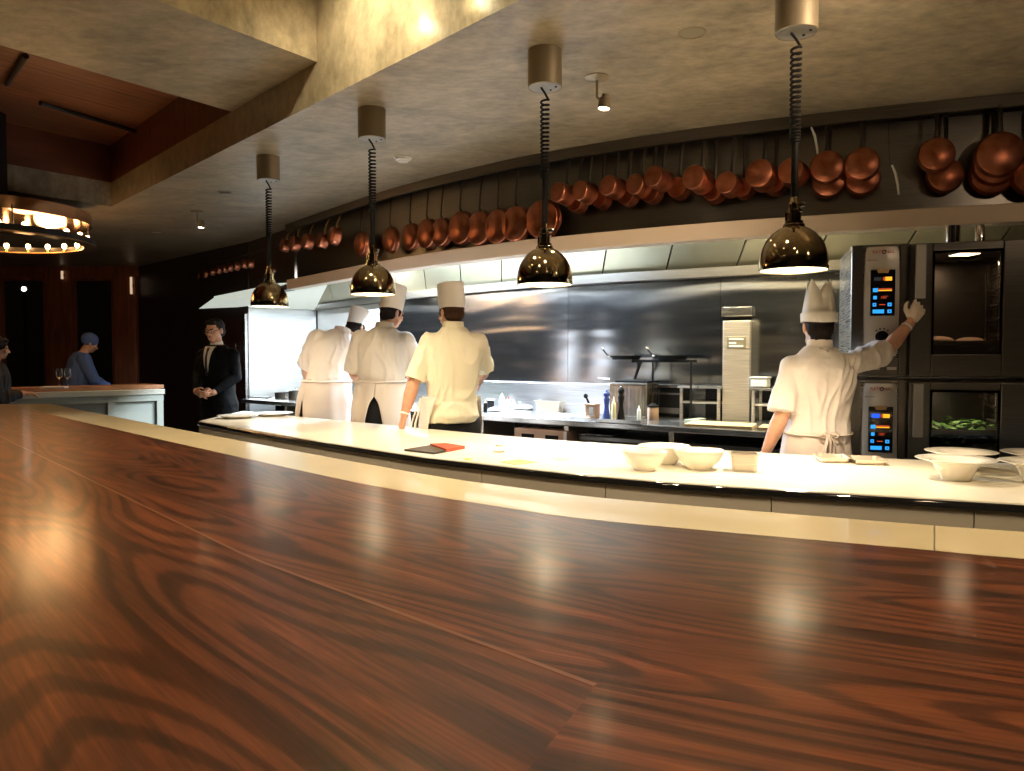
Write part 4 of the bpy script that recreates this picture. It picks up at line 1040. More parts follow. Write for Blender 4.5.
        if tie:
            seg = 56; c = s.W((0, 0, z1 - .004)); pts = [c + Vector((math.cos(2 * PI * i / seg) * (rx + .001) * k, math.sin(2 * PI * i / seg) * (ry + .001) * k, .008 * math.sin(2 * PI * i / seg))) for i in range(seg + 1)]
            obj('waist_tie', tb(pts, .017 * k, 8, caps=False, flat=.45), M[m], o, smooth=True)
        if bow:
            c = s.W((0, 0, z1)); b = c + Vector((.008, -(ry + .018) * k, 0))
            bm = bmesh.new(); ell(bm, b, (.014, .010, .012))
            for q, dx, L in ((1, .022, .17), (-1, -.016, .22), (1, .006, .26)):
                tube(bm, [b, b + Vector((dx, -.012, -.04)), b + Vector((dx * 1.5, -.004, -.10)), b + Vector((dx * 1.8, .006, -L))], .009, 6, flat=.4)
            for q in (-1, 1):
                tube(bm, [b, b + Vector((q * .03, -.012, .012)), b + Vector((q * .055, -.008, -.006)), b + Vector((q * .03, -.012, -.022)), b], .006, 6, caps=False, flat=.5)
            obj('apron_string', bm, M[m], o, smooth=True)
        return o
    def face(s, glasses=False, m_eye='hair_dark'):
        k = s.hk
        for q in (-1, 1):
            bm = bmesh.new(); ell(bm, s.hp((q * .031, .076, .002)), (.0125 * k,) * 3, s.HR, 14); e = obj('eye', bm, M['porcelain'], s.root, smooth=True)
            bm = bmesh.new(); ell(bm, s.hp((q * .031, .0865, -.001)), (.006 * k, .003 * k, .006 * k), s.HR, 12); obj('iris', bm, M[m_eye], e, smooth=True)
            bm = bmesh.new(); cap(bm, s.hp((q * .014, .088, .021)), s.hp((q * .044, .080, .023)), .0035 * k, .003 * k, 8); obj('eyebrow', bm, M['hair_dark'], s.root, smooth=True)
        bm = bmesh.new(); cap(bm, s.hp((-.019, .0895, -.0575)), s.hp((.019, .0895, -.0575)), .0052 * k, .0052 * k, 8); obj('lips', bm, mat('lips', (.45, .17, .12), .5), s.root, smooth=True)
        if glasses:
            bm = bmesh.new()
            for q in (-1, 1):
                pts = [s.hp((q * .032 + .025 * math.cos(a), .104 - .012 * abs(math.cos(a)) * (q * math.cos(a) > 0), .001 + .018 * math.sin(a))) for a in [2 * PI * i / 20 for i in range(21)]]
                tube(bm, pts, .0022, 6, caps=False)
                tube(bm, [s.hp((q * .057, .094, .006)), s.hp((q * .082, .04, .008)), s.hp((q * .084, -.02, .004))], .002, 6)
            tube(bm, [s.hp((-.008, .105, .004)), s.hp((.008, .105, .004))], .002, 6)
            obj('glasses', bm, M['black_steel'], s.root, smooth=True)

# chef reaching for the oven door ------------------------------------------------
c4 = Vector((1.665, 4.20, 0))
f = Fig('person', 'person in white chef coat and notched paper hat reaching for the oven door', tuple(c4), 0, 1.775, lean=.03, side=.03, slim=.95, hs=.97)
f.head_frame((-.05, 0, -.12), (0, 0, -.035))
def lp(px, py, Y, c): return at(px, py, Y) - c
A4 = {1: ((.012, 0, .012), lp(886, 351, 4.40, c4), lp(911, 322, 4.44, c4), Vector((.52, .14, .84)), Vector((.1, 1, -.1)), .30),
      -1: ((-.018, 0, -.018), lp(783, 412, 4.16, c4), lp(766, 452, 4.20, c4), Vector((-.35, .30, -.8)), Vector((.9, .3, -.3)), .6)}
f.body(A4, 'skin', .0048)
f.trousers()
f.jacket(A4, z0=.97, m='cloth', sleeve={1: .87, -1: 1.0}, sl_r=(.064, .076), tucked=True, seed=3, wr=.011)
f.hair('hair_dark', low=-.085)
f.hat(h=.235, rx=.096, ry=.108, top=(.66, .5), notch=.080, width=.55, z0=.024, peaks=True)
f.apron(z1=1.035, z0=.40, gap=(.0, .03), rx=.172, ry=.126, seed=1.0, flare=.03)
# thin glove over the reaching hand
bm = bmesh.new(); hand_prims(bm, A4[1][2], A4[1][3], A4[1][4], 1, A4[1][5], 1.06 * f.k)
remesh('glove', bm, .0048, mat('pale_glove', (.78, .66, .55), .55), f.root, 1)
# glove cuff
w = A4[1][2]; e = A4[1][1]; d = (w - e).normalized()
o = obj('glove_cuff', lt([(.027, 0), (.031, .002), (.033, .012), (.028, .018), (.026, .018)], 20, Matrix.Translation(w - d * .05) @ d.to_track_quat('Z', 'Y').to_matrix().to_4x4()), M['shirt'], f.root, smooth=True)
ap = bmesh.new(); tube(ap, [f.W((-.03, -.075, 1.478)), f.W((0, -.092, 1.468)), f.W((.03, -.075, 1.478))], .006, 6); ell(ap, f.W((.004, -.094, 1.462)), (.010, .006, .010))
obj('neck_tie_knot', ap, M['taupe'], f.root, smooth=True)

# tall chef, third of the group --------------------------------------------------
c3 = Vector((-.43, 5.52, 0))
f = Fig('person', 'person in cream chef coat and tall paper hat, right of the three chefs', tuple(c3), 0, 1.96, lean=-.01, side=.02, slim=.90, hs=.93)
f.head_frame((-.15, 0, .65), (-.02, .005, -.055))
A3 = {-1: ((0, 0, 0), lp(413.5, 383, 5.47, c3), lp(404.5, 415, 5.42, c3), Vector((-.25, .10, -.95)), Vector((.9, .4, 0)), .9),
      1: ((0, .01, 0), lp(484, 370, 5.78, c3), lp(480, 380, 6.03, c3), Vector((-.3, .9, -.2)), Vector((-.3, 0, -1)), .6)}
f.body(A3, 'skin', .0052)
f.trousers()
f.jacket(A3, z0=.885, m='cloth_cream', sleeve=.92, sl_r=(.066, .069), seed=8, wr=.010, hem_infl=.02)
f.hair('hair_brown', low=-.055)
f.hat(h=.168, rx=.082, ry=.100, top=(1.08, 1.02), notch=.008, width=.40, z0=.030, flap=True)
f.apron(z1=1.05, z0=.5, gap=(1.15, 1.6), rx=.190, ry=.150, gap_dir=-.9, seed=2, flare=.03, bow=False, tie=False)
w = A3[-1][2]; e = A3[-1][1]; d = (w - e).normalized()
obj('wristband', lt([(.027, 0), (.031, 0), (.031, .014), (.027, .014)], 20, Matrix.Translation(w - d * .02) @ d.to_track_quat('Z', 'Y').to_matrix().to_4x4()), M['shirt'], f.root, smooth=True)
bm = bmesh.new()
s0 = f.W((-.19, -.10, 1.04))
tube(bm, [s0, s0 + Vector((-.03, -.03, -.08)), s0 + Vector((-.06, -.03, -.17)), s0 + Vector((-.07, -.02, -.25))], .008, 6, flat=.4)
tube(bm, [s0, s0 + Vector((-.01, -.04, -.09)), s0 + Vector((-.035, -.04, -.18)), s0 + Vector((-.03, -.03, -.27))], .008, 6, flat=.4)
obj('apron_string', bm, M['apron'], f.root, smooth=True)
bm = bmesh.new(); ell(bm, f.hp((0, .062, -.045)), (.05, .035, .035), f.HR); ell(bm, f.hp((-.045, .03, -.03)), (.02, .03, .02), f.HR)
obj('face_mask', bm, M['paper'], f.root, smooth=True)

# middle chef --------------------------------------------------------------------
c2 = Vector((-1.06, 6.22, 0))
f = Fig('person', 'person in white chef coat with back apron opening, middle of the three chefs', tuple(c2), 0, 1.995, lean=.10, side=.035, slim=.92, hs=.88)
f.head_frame((-.25, 0, -.75), (.045, .02, -.035))
A2 = {1: ((0, 0, 0), lp(416, 372, 6.35, c2), lp(408, 383, 6.62, c2), Vector((-.4, .9, -.1)), Vector((0, 0, -1)), .6),
      -1: ((0, 0, 0), lp(354, 372, 6.30, c2), lp(360, 384, 6.60, c2), Vector((.4, .9, -.1)), Vector((0, 0, -1)), .6)}
f.body(A2, 'skin', .0055)
f.trousers()
f.jacket(A2, z0=1.05, m='cloth', sleeve=1.0, sl_r=(.072, .074), tucked=True, seed=13, wr=.009)
f.hair('hair_dark', low=-.06)
f.hat(h=.20, rx=.084, ry=.100, top=(1.04, 1.0), notch=.008, width=.40, z0=.030, flap=True)
f.apron(z1=1.115, z0=.46, gap=(.004, .42), gs=.19, gp=.4, rx=.180, ry=.138, gap_dir=-PI / 2 - .12, seed=5, flare=.04, bow=False)

# leaning chef -------------------------------------------------------------------
c1 = Vector((-1.635, 6.72, 0))
f = Fig('person', 'person in white chef coat bending forward, leftmost of the three chefs', tuple(c1), 0, 2.01, lean=.30, side=.20, slim=.96, hs=.84)
f.head_frame((-.35, .04, -.6), (.085, .05, -.06))
A1 = {1: ((0, 0, 0), lp(352, 376, 6.95, c1), lp(361, 381, 7.15, c1), Vector((.3, .9, -.1)), Vector((0, 0, -1)), .6),
      -1: ((0, 0, 0), lp(306, 366, 6.95, c1), lp(309, 384, 7.2, c1), Vector((.2, .9, -.2)), Vector((0, 0, -1)), .6)}
f.body(A1, 'skin', .006)
f.trousers()
f.jacket(A1, z0=1.02, m='cloth', sleeve=1.0, sl_r=(.076, .078), tucked=True, seed=21, wr=.010)
f.hair('hair_dark', low=-.06)
f.hat(h=.155, rx=.076, ry=.096, top=(1.0, 1.0), notch=.01, width=.40, z0=.030, flap=True)
f.apron(z1=1.10, z0=.50, gap=(.004, .30), gs=.25, rx=.184, ry=.142, gap_dir=-PI / 2 - .75, seed=7, flare=.05, bow=False)

# man in the black suit ----------------------------------------------------------
cs = Vector(((218 - 512) / F * 7.8, 7.8, 0)); yaw = PI + .42 - .9
yaw = PI - .38
f = Fig('person', 'person in black suit, white shirt and glasses standing with clasped hands by the dark door', tuple(cs), yaw, 1.86, lean=0.02, slim=.97, hs=.94)
Ri = Matrix.Rotation(-yaw, 3, 'Z')
def lw(px, py, Y): return Ri @ (at(px, py, Y) - cs)
f.head_frame((-.16, 0, .12), (0, 0, -.012))
hL = lw(206, 393.5, 7.50); hR = lw(200, 392, 7.50)
AS = {1: ((0, 0, 0), lw(199, 374, 7.78), hR - Vector((-.05, .0, 0)), Vector((-.9, .25, -.25)), Vector((-.1, -.8, .3)), 1.1),
      -1: ((0, 0, 0), lw(236, 377, 7.72), lw(213, 393, 7.53), Vector((.9, .25, -.1)), Vector((0, -.8, -.3)), 1.1)}
f.body(AS, 'skin', .0055, .95)
f.trousers('suit')
def jack_suit():
    o = f.jacket(AS, z0=.80, infl=.020, m='suit', sleeve=1.92, sl_r=(.066, .056), collar=False, seed=30, wr=.004, name='suit_jacket', hem_infl=.02)
    return o
jk = jack_suit()
# shirt front, tie and lapels laid on the chest
def chest(x, z, out=.0): 
    ry = .118 + .020; rx = .178 + .020
    import bisect
    prof = [(1.10, .145, .100), (1.20, .158, .108), (1.30, .178, .118), (1.38, .185, .112), (1.435, .165, .092), (1.47, .105, .072), (1.50, .062, .062)]
    for a, b in zip(prof, prof[1:]):
        if a[0] <= z <= b[0]:
            t = (z - a[0]) / (b[0] - a[0]); rx = a[1] + (b[1] - a[1]) * t + .02; ry = a[2] + (b[2] - a[2]) * t + .02; break
    y = ry * math.sqrt(max(.02, 1 - (x / rx) ** 2))
    return f.W((x, y + out, z))
bm = bmesh.new(); rows_ = []
for j in range(15):
    t = j / 14; z = 1.20 + t * .275; hw = .006 + .060 * t ** .9; rows_.append([bm.verts.new(chest(hw * (i / 6 - 1), z, .006)) for i in range(13)])
for x, y in zip(rows_, rows_[1:]):
    for i in range(12): bm.faces.new((x[i], x[i + 1], y[i + 1], y[i]))
sf = obj('shirt_front', bm, M['shirt'], f.root, smooth=True); md = sf.modifiers.new('t', 'SOLIDIFY'); md.thickness = .004
bm = bmesh.new(); rows_ = []
for j in range(15):
    t = j / 14; z = 1.20 + t * .265; hw = .016 - .008 * t if t < .92 else .014; rows_.append([bm.verts.new(chest(hw * (i / 3 - 1), z, .013)) for i in range(7)])
for x, y in zip(rows_, rows_[1:]):
    for i in range(6): bm.faces.new((x[i], x[i + 1], y[i + 1], y[i]))
tt = obj('tie', bm, M['tie'], f.root, smooth=True); md = tt.modifiers.new('t', 'SOLIDIFY'); md.thickness = .004
for q in (-1, 1):
    bm = bmesh.new(); rows_ = []
    for j in range(13):
        t = j / 12; z = 1.17 + t * .30; x0 = q * (.004 + .058 * t ** .9); wd = (.05 * math.sin(PI * min(1, t * 1.1 + .05)) + .012)
        rows_.append([bm.verts.new(chest(x0 + q * wd * i / 4, z, .011 - .002 * i)) for i in range(5)])
    for x, y in zip(rows_, rows_[1:]):
        for i in range(4): bm.faces.new((x[i], x[i + 1], y[i + 1], y[i]))
    lo = obj('lapel', bm, M['suit'], jk, smooth=True); md = lo.modifiers.new('t', 'SOLIDIFY'); md.thickness = .004
obj('shirt_collar', lt([(.066, -.02), (.060, .028), (.056, .030), (.058, -.005)], 28, Matrix.Translation(f.W((0, .0, 1.492))) @ Matrix.Rotation(-.25, 4, 'X')), M['shirt'], f.root, smooth=True)
f.hair('hair_dark', low=-.05, face=True)
f.face(True)

# person in dark clothes at the left edge -----------------------------------------
cw = Vector((-5.12, 7.50, 0))
f = Fig('person', 'person with dark hair and dark clothes at the left edge behind the bar', tuple(cw), -PI / 2 + .55, 1.66, lean=.12, slim=1.15)
f.head_frame((-.15, 0, .1))
AW = {1: ((0, 0, 0), Vector((.27, .10, 1.05)), Vector((.12, .30, 1.10)), Vector((-.5, .8, 0)), Vector((0, 0, -1)), .6),
      -1: ((0, 0, 0), Vector((-.27, .10, 1.05)), Vector((-.12, .30, 1.10)), Vector((.5, .8, 0)), Vector((0, 0, -1)), .6)}
f.body(AW, 'skin', .0065); f.trousers()
f.jacket(AW, z0=.82, infl=.03, m='navy', sleeve=1.9, sl_r=(.085, .07), seed=40, collar=False, name='dark_coat')
o = f.hair('hair_dark', low=-.08, face=True, puff=.008)
bm = bmesh.new(); ell(bm, f.hp((0, -.075, -.12)), (.085, .05, .14), f.HR)
remesh('long_hair', bm, .008, M['hair_dark'], f.root, 2, lambda c: .004 * noise.noise(Vector((c.x * 50, c.y * 50, c.z * 9))))
f.face()

# person in a blue hood further back ----------------------------------------------
cb = Vector(((74 - 512) / F * 10.3, 10.3, 0))
f = Fig('person', 'person in a blue knit hat and blue top bending in front of the window', tuple(cb), -.9, 1.80, lean=.22, side=-.05, slim=1.0)
f.head_frame((-.45, 0, 0), (0, .03, -.01))
AB = {1: ((0, 0, 0), Vector((.26, .20, 1.16)), Vector((.15, .42, 1.05)), Vector((-.4, .8, -.3)), Vector((0, 0, -1)), .6),
      -1: ((0, 0, 0), Vector((-.26, .20, 1.16)), Vector((-.15, .42, 1.05)), Vector((.4, .8, -.3)), Vector((0, 0, -1)), .6)}
f.body(AB, 'skin', .007); f.trousers()
f.jacket(AB, z0=.92, infl=.03, m='blue', sleeve=1.85, sl_r=(.085, .07), seed=50, collar=False, name='blue_top')
bm = bmesh.new(); ell(bm, f.hp((0, -.022, .045)), (.098, .112, .100), f.HR, 24)
remesh('knit_hat', bm, .007, M['blue'], f.root, 2, lambda c: .003 * noise.noise(c * 30))
# ------------------------------------------------------------------ stacked ovens
ox, oy = Vector((2.02, 4.60)), Vector((2.87, 4.33)); OYAW = math.atan2((oy - ox).y, (oy - ox).x); OW = 0.955; OH = .785; OD = .70
def make_oven():
    r = empty('combi_oven', (0, 0, 0))
    bm = bmesh.new()
    box(bm, 0, .305, .02, OD, 0, OH)                       # control side
    box(bm, .305, OW, .04, OD, OH - .05, OH); box(bm, .305, OW, .04, OD, 0, .07); box(bm, OW - .06, OW, .04, OD, .07, OH - .05); box(bm, .305, OW - .06, OD - .04, OD, .07, OH - .05)
    obj('oven_body', bm, M['steel_oven'], r, bev=.004)
    obj('cavity_lining', (lambda b: (box(b, .31, OW - .065, OD - .05, OD - .045, .075, OH - .055), box(b, .31, .315, .05, OD - .05, .075, OH - .055), b)[2])(bmesh.new()), M['steel_dark'], r)
    # front skin left of the panel
    obj('front_column', bx(0.0, .062, .0, .02, .01, OH - .005), M['steel_dark'], r, bev=.004)
    obj('front_column', bx(.262, .302, .0, .02, .01, OH - .005), M['steel_dark'], r, bev=.004)
    obj('base_strip', bx(.062, .262, .004, .02, .01, .12), M['steel_dark'], r, bev=.003)
    # bowed control panel
    bm = bmesh.new(); rows = []
    for j in range(17):
        t = j / 16; z = .125 + (OH - .145) * t; w = .088 + .006 * math.sin(PI * t); row = []
        w *= (1 if .06 < t < .96 else .93)
        for i in range(13):
            u = i / 6 - 1; row.append(bm.verts.new((.162 + w * u, -.022 - .016 * (1 - u * u) + (.010 if j in (0, 16) else 0), z)))
        rows.append(row)
    for a, b in zip(rows, rows[1:]):
        for i in range(12): bm.faces.new((a[i], a[i + 1], b[i + 1], b[i]))
    back = [[bm.verts.new((v.co.x, .02, v.co.z)) for v in (row[0], row[-1])] for row in rows]
    for j in range(16):
        bm.faces.new((rows[j][0], rows[j + 1][0], back[j + 1][0], back[j][0])); bm.faces.new((rows[j][-1], back[j][1], back[j + 1][1], rows[j + 1][-1]))
    bm.faces.new(rows[-1] + [back[-1][1], back[-1][0]]); bm.faces.new(rows[0][::-1] + [back[0][0], back[0][1]])
    cp = obj('control_panel', bm, M['silver_panel'], r, smooth=True, sharp=40)
    sx0, sx1, sz0, sz1 = .098, .230, OH - .425, OH - .155
    obj('display', bx(sx0, sx1, -.046, -.026, sz0, sz1), M['blackglass'], r, bev=.004)
    obj('display_tab', poly_slab([(-.036, 0), (.036, 0), (.026, .024), (-.026, .024)], 0, .004), M['amber_tint'], r, loc=((sx0 + sx1) / 2, -.0505, sz1 + .004), rot=(-PI / 2, 0, 0))
    Y0, Y1 = -.0485, -.0455
    def ic(u0, u1, v, h, mi):
        bm = bmesh.new()
        for fc in box(bm, sx0 + (sx1 - sx0) * u0, sx0 + (sx1 - sx0) * u1, Y0, Y1, sz1 - (sz1 - sz0) * v - h / 2, sz1 - (sz1 - sz0) * v + h / 2): pass
        obj('display_key', bm, [M['em_cyan'], M['em_blue'], M['em_yellow'], M['em_red'], M['em_grey']][mi], r)
    ic(.14, .44, .20, .020, 4); ic(.50, .60, .20, .020, 3); ic(.58, .86, .20, .022, 2)
    ic(.10, .30, .44, .022, 0); ic(.32, .86, .42, .008, 3); ic(.32, .86, .45, .006, 2)
    ic(.12, .26, .60, .020, 0); ic(.10, .24, .755, .020, 0); ic(.14, .20, .755, .010, 4); ic(.70, .86, .755, .020, 0); ic(.75, .81, .755, .010, 4); ic(.36, .60, .755, .005, 3)
    ic(.10, .56, .90, .022, 0); ic(.70, .86, .90, .020, 0); ic(.75, .81, .90, .010, 4)
    text_mesh('display_digits', '180°', .022, M['em_red'], r, ((sx0 + sx1) / 2 + .008, -.0475, sz1 - (sz1 - sz0) * .60), (PI / 2, 0, 0))
    obj('control_knob', lt([(0, .030), (.022, .030), (.028, .026), (.030, .006), (.036, 0), (.036, -.004), (0, -.004)], 28, Matrix.Translation((.165, -.036, OH - .545)) @ Matrix.Rotation(PI / 2, 4, 'X')), M['black'], r, smooth=True, sharp=40)
    bm = bmesh.new()
    for i in range(4):
        a = math.radians(50 + 27 * i); box(bm, .165 + .047 * math.cos(a) - .004, .165 + .047 * math.cos(a) + .004, -.040, -.036, OH - .545 + .047 * math.sin(a) - .004, OH - .545 + .047 * math.sin(a) + .004)
    obj('knob_marks', bm, M['black'], r)
    text_mesh('brand_lettering', 'RATI  NAL', .026, M['logo_red'], r, (.165, -.0405, OH - .052), (PI / 2, 0, 0), ext=.0012)
    obj('brand_ring', lt([(.007, 0), (.012, 0), (.012, .003), (.007, .003)], 20, Matrix.Translation((.168, -.0385, OH - .052)) @ Matrix.Rotation(PI / 2, 4, 'X'), closed=True), M['black_steel'], r)
    text_mesh('model_lettering', 'SelfCookingCenter', .0085, M['black_steel'], r, (.078, -.036, OH - .098), (PI / 2, 0, 0), align='LEFT', ext=.0008)
    bm = bmesh.new()
    for x in (.11, .20): box(bm, x, x + .05, -.003, .003, .045, .062)
    obj('small_label', bm, M['silver_panel'], r)
    # door with window
    d0, d1, wx0, wx1, wz0, wz1 = .312, OW - .022, .425, OW - .175, .135, OH - .055
    bm = bmesh.new()
    box(bm, d0, wx0, -.035, .036, .01, OH - .012); box(bm, wx1, d1, -.035, .036, .01, OH - .012); box(bm, wx0, wx1, -.035, .036, .01, wz0); box(bm, wx0, wx1, -.035, .036, wz1, OH - .012)
    dr = obj('door', bm, M['steel_dark'], r, bev=.005)
    obj('door_glass', bx(wx0 - .005, wx1 + .005, -.031, -.025, wz0 - .005, wz1 + .005), M['ovenglass'], dr)
    bm = bmesh.new(); box(bm, wx0 + .0, wx0 + .012, -.024, -.018, wz0, wz1); box(bm, wx1 - .012, wx1, -.024, -.018, wz0, wz1); box(bm, wx0, wx1, -.024, -.018, wz1 - .012, wz1)
    obj('glass_seal', bm, M['black'], dr)
    bm = bmesh.new(); box(bm, .330, .386, -.072, -.050, OH - .33, OH - .018); box(bm, .345, .372, -.052, -.034, OH - .07, OH - .04); box(bm, .345, .372, -.052, -.034, OH - .31, OH - .28)
    obj('door_handle', bm, M['grey_paint'], dr, bev=.005)
    bm = bmesh.new()
    for z in (.09, OH - .09): lathe(bm, [(0, -.03), (.012, -.03), (.012, .03), (0, .03)], 12, Matrix.Translation((d1 + .008, -.02, z)))
    obj('hinge', bm, M['black_steel'], dr)
    # rack rails inside
    bm = bmesh.new()
    for i in range(6):
        z = .17 + .09 * i
        for x in (.40, OW - .10): tube(bm, [(x, .08, z), (x, OD - .08, z)], .005, 6)
    for x in (.40, OW - .10):
        for y in (.08, .35, OD - .09): tube(bm, [(x, y, .10), (x, y, OH - .08)], .004, 6)
    obj('rack_rails', bm, M['chrome'], r)
    return r
ovA = make_oven(); ovA.rotation_euler = (0, 0, OYAW); ovA.location = (ox.x, ox.y, 1.335); tag(ovA, 'upper of the two stacked steel ovens, hand on its door', 'oven', 'stacked ovens')
ovB = copy_tree(ovA); ovB.location = (ox.x, ox.y, .535); tag(ovB, 'lower of the two stacked steel ovens, greens behind its glass', 'oven', 'stacked ovens')
OM = Matrix.Translation((ox.x, ox.y, 0)) @ Matrix.Rotation(OYAW, 4, 'Z')
# lower display shows a blue mode key
bm = bmesh.new(); box(bm, .098 + .132 * .12, .098 + .132 * .46, -.0495, -.048, OH - .155 - .27 * .20 - .012, OH - .155 - .27 * .20 + .012); obj('mode_key', bm, M['em_blue'], ovB)
st = empty('oven_stand', (ox.x, ox.y, 0), OYAW); tag(st, 'steel stand carrying the stacked ovens', 'stand')
bm = bmesh.new(); box(bm, 0, OW, .02, OD, .46, .53); box(bm, 0, OW, .05, OD, .12, .15)
obj('frame', bm, M['steel_oven'], st, bev=.003)
for x in (.0, OW - .05):
    for y in (.03, OD - .06): obj('leg', bx(x, x + .05, y, y + .05, 0, .47), M['steel_oven'], st, bev=.003)
# trays in the ovens
def in_oven(name, lab, cat, z, dz, kind):
    r = empty(name, tuple(OM @ Vector((.62, .34, z))), OYAW); tag(r, lab, cat, kind)
    bm = bmesh.new(); W_, D_ = .215, .24
    box(bm, -W_, W_, -D_, D_, 0, .004)
    for q in ((-W_, -W_ + .004, -D_, D_), (W_ - .004, W_, -D_, D_), (-W_, W_, -D_, -D_ + .004), (-W_, W_, D_ - .004, D_)): box(bm, q[0], q[1], q[2], q[3], 0, dz)
    obj('tray', bm, M['steel'], r)
    return r, W_, D_
for z, lab in ((1.0, 'upper tray of greens behind the lower oven glass'), (.90, 'lower tray of greens behind the lower oven glass')):
    r, W_, D_ = in_oven('oven_tray', lab, 'tray', z, .03, 'trays of greens')
    bm = bmesh.new()
    for i in range(70):
        x, y = random.uniform(-W_ + .02, W_ - .02), random.uniform(-D_ + .02, D_ - .02); a = random.uniform(0, PI); s = random.uniform(.02, .04)
        R = Matrix.Translation((x, y, .04 + random.uniform(-.02, .035))) @ Euler((random.uniform(-.5, .5), random.uniform(-.5, .5), a)).to_matrix().to_4x4() @ Matrix.Diagonal((s, s * .6, s * .3, 1))
        lathe(bm, [(0, -1), (.7, -.6), (1, 0), (.7, .6), (0, 1)], 6, R)
    o = obj('greens', bm, M['greens'], r, smooth=True); o['kind'] = 'stuff'
r, W_, D_ = in_oven('oven_tray', 'roasting tray on the low rack behind the upper oven glass', 'tray', 1.52, .03, None)
bm = bmesh.new(); ell(bm, (-.1, -.05, .035), (.09, .06, .03)); ell(bm, (.09, .02, .032), (.08, .07, .027)); obj('roast', bm, M['terracotta'], r, smooth=True)
lA = light('AREA', tuple(OM @ Vector((.62, .13, 2.055))), 1.0, (1, .72, .45), .12, rot=(0, 0, 0), name='oven_lamp')
lB = light('AREA', tuple(OM @ Vector((.62, .13, 1.255))), 0.9, (1, .85, .55), .12, rot=(0, 0, 0), name='oven_lamp')
# steel cans on top of the oven
for (px, y0, y1, w, lab) in ((953, 226, 240, 13, 'short steel flue pipe on top of the ovens, left one'), (980, 225, 240, 9, 'narrow steel flue cap on top of the ovens, right one')):
    p = at(px, y1, 4.72); q = at(px, y0, 4.72); rr = w / 2 / F * 4.72; hh = q.z - 2.12
    r = empty('flue_pipe', (p.x, p.y, 2.12)); tag(r, lab, 'pipe')
    obj('pipe', lt([(0, 0), (rr, 0), (rr, hh - .02), (rr * .8, hh), (0, hh)] if w < 10 else [(0, 0), (rr, 0), (rr, hh), (rr * .85, hh), (rr * .85, hh - .02), (0, hh - .02)], 24), M['chrome'], r, smooth=True, sharp=40)
    obj('collar', lt([(rr, 0), (rr * 1.35, 0), (rr * 1.35, .008), (rr, .012)], 24), M['steel'], r, smooth=True)

# ------------------------------------------------------------------ things on the pass
def lathe_thing(name, lab, cat, loc, parts, group=None, seg=48, rz=0):
    r = empty(name, loc, rz); tag(r, lab, cat, group)
    for n, prof, m in parts: obj(n, lt(prof, seg), m, r, smooth=True, sharp=50)
    return r
def bowl(name, px, py, rpx, lab, h=.075, foot=.42, rim=0, group='white bowls on the pass', zb=PZ):
    """py is the picture height of the bowl's rim centre"""
    p = on(px, py, zb + h); R_ = rpx / F * p.y
    if rim:   # wide flat rim with a deep well
        prof = [(0, .004), (R_ * .30, .004), (R_ * .33, .0), (R_ * .36, 0), (R_ * .38, .006), (R_ * .50, h * .55), (R_ * .58, h * .82), (R_ * .97, h), (R_, h + .002), (R_ * .97, h + .004), (R_ * .60, h * .90), (R_ * .52, h * .66), (R_ * .36, .016), (0, .012)]
    else:
        prof = [(0, .004), (R_ * foot, .004), (R_ * (foot + .02), 0), (R_ * (foot + .05), 0), (R_ * (foot + .07), .008), (R_ * .80, h * .45), (R_ * .94, h * .78), (R_, h), (R_ * .985, h + .002), (R_ * .95, h), (R_ * .90, h * .78), (R_ * .76, h * .48), (R_ * foot, .016), (0, .013)]
    r = empty(name, (p.x, p.y, zb)); tag(r, lab, 'bowl', group)
    obj('bowl_body', lt(prof, 56), M['porcelain'], r, smooth=True, sharp=60)
    return r
bowl('soup_bowl', 645, 451, 22.5, 'white bowl in front left of the group of three on the pass', h=.085)
bowl('soup_bowl', 664, 445.5, 26, 'white bowl at the back of the group of three on the pass', h=.085)
bowl('soup_bowl', 699, 450, 25, 'white bowl at the right of the group of three, left of the square steel pan', h=.085)
bowl('rimmed_bowl', 956, 459, 37, 'wide-rimmed white bowl on the pass below the oven doors, front one', h=.085, rim=1)
bowl('rimmed_bowl', 961, 451.5, 33, 'wide-rimmed white bowl standing just behind another below the oven doors', h=.085, rim=1)
bowl('rimmed_bowl', 1040, 462, 37, 'wide-rimmed white bowl cut by the right edge of the photo, front one', h=.085, rim=1)
bowl('rimmed_bowl', 1042, 453, 36, 'wide-rimmed white bowl cut by the right edge of the photo, rear one', h=.085, rim=1)
for px, py, rp, lab in [(238, 416.5, 20, 'flat white plate at the far left end of the pass, front one'), (272, 414.2, 21, 'flat white plate at the far left end of the pass, right one')]:
    p = on(px, py, PZ + .012); R_ = rp / F * p.y
    r = empty('dinner_plate', (p.x, p.y, PZ)); tag(r, lab, 'plate', 'plates at the end of the pass')
    obj('plate_body', lt([(0, .002), (R_ * .5, .002), (R_ * .52, 0), (R_ * .62, .0), (R_ * .66, .008), (R_ * .97, .022), (R_, .024), (R_ * .97, .026), (R_ * .66, .013), (0, .010)], 48), M['porcelain'], r, smooth=True, sharp=60)
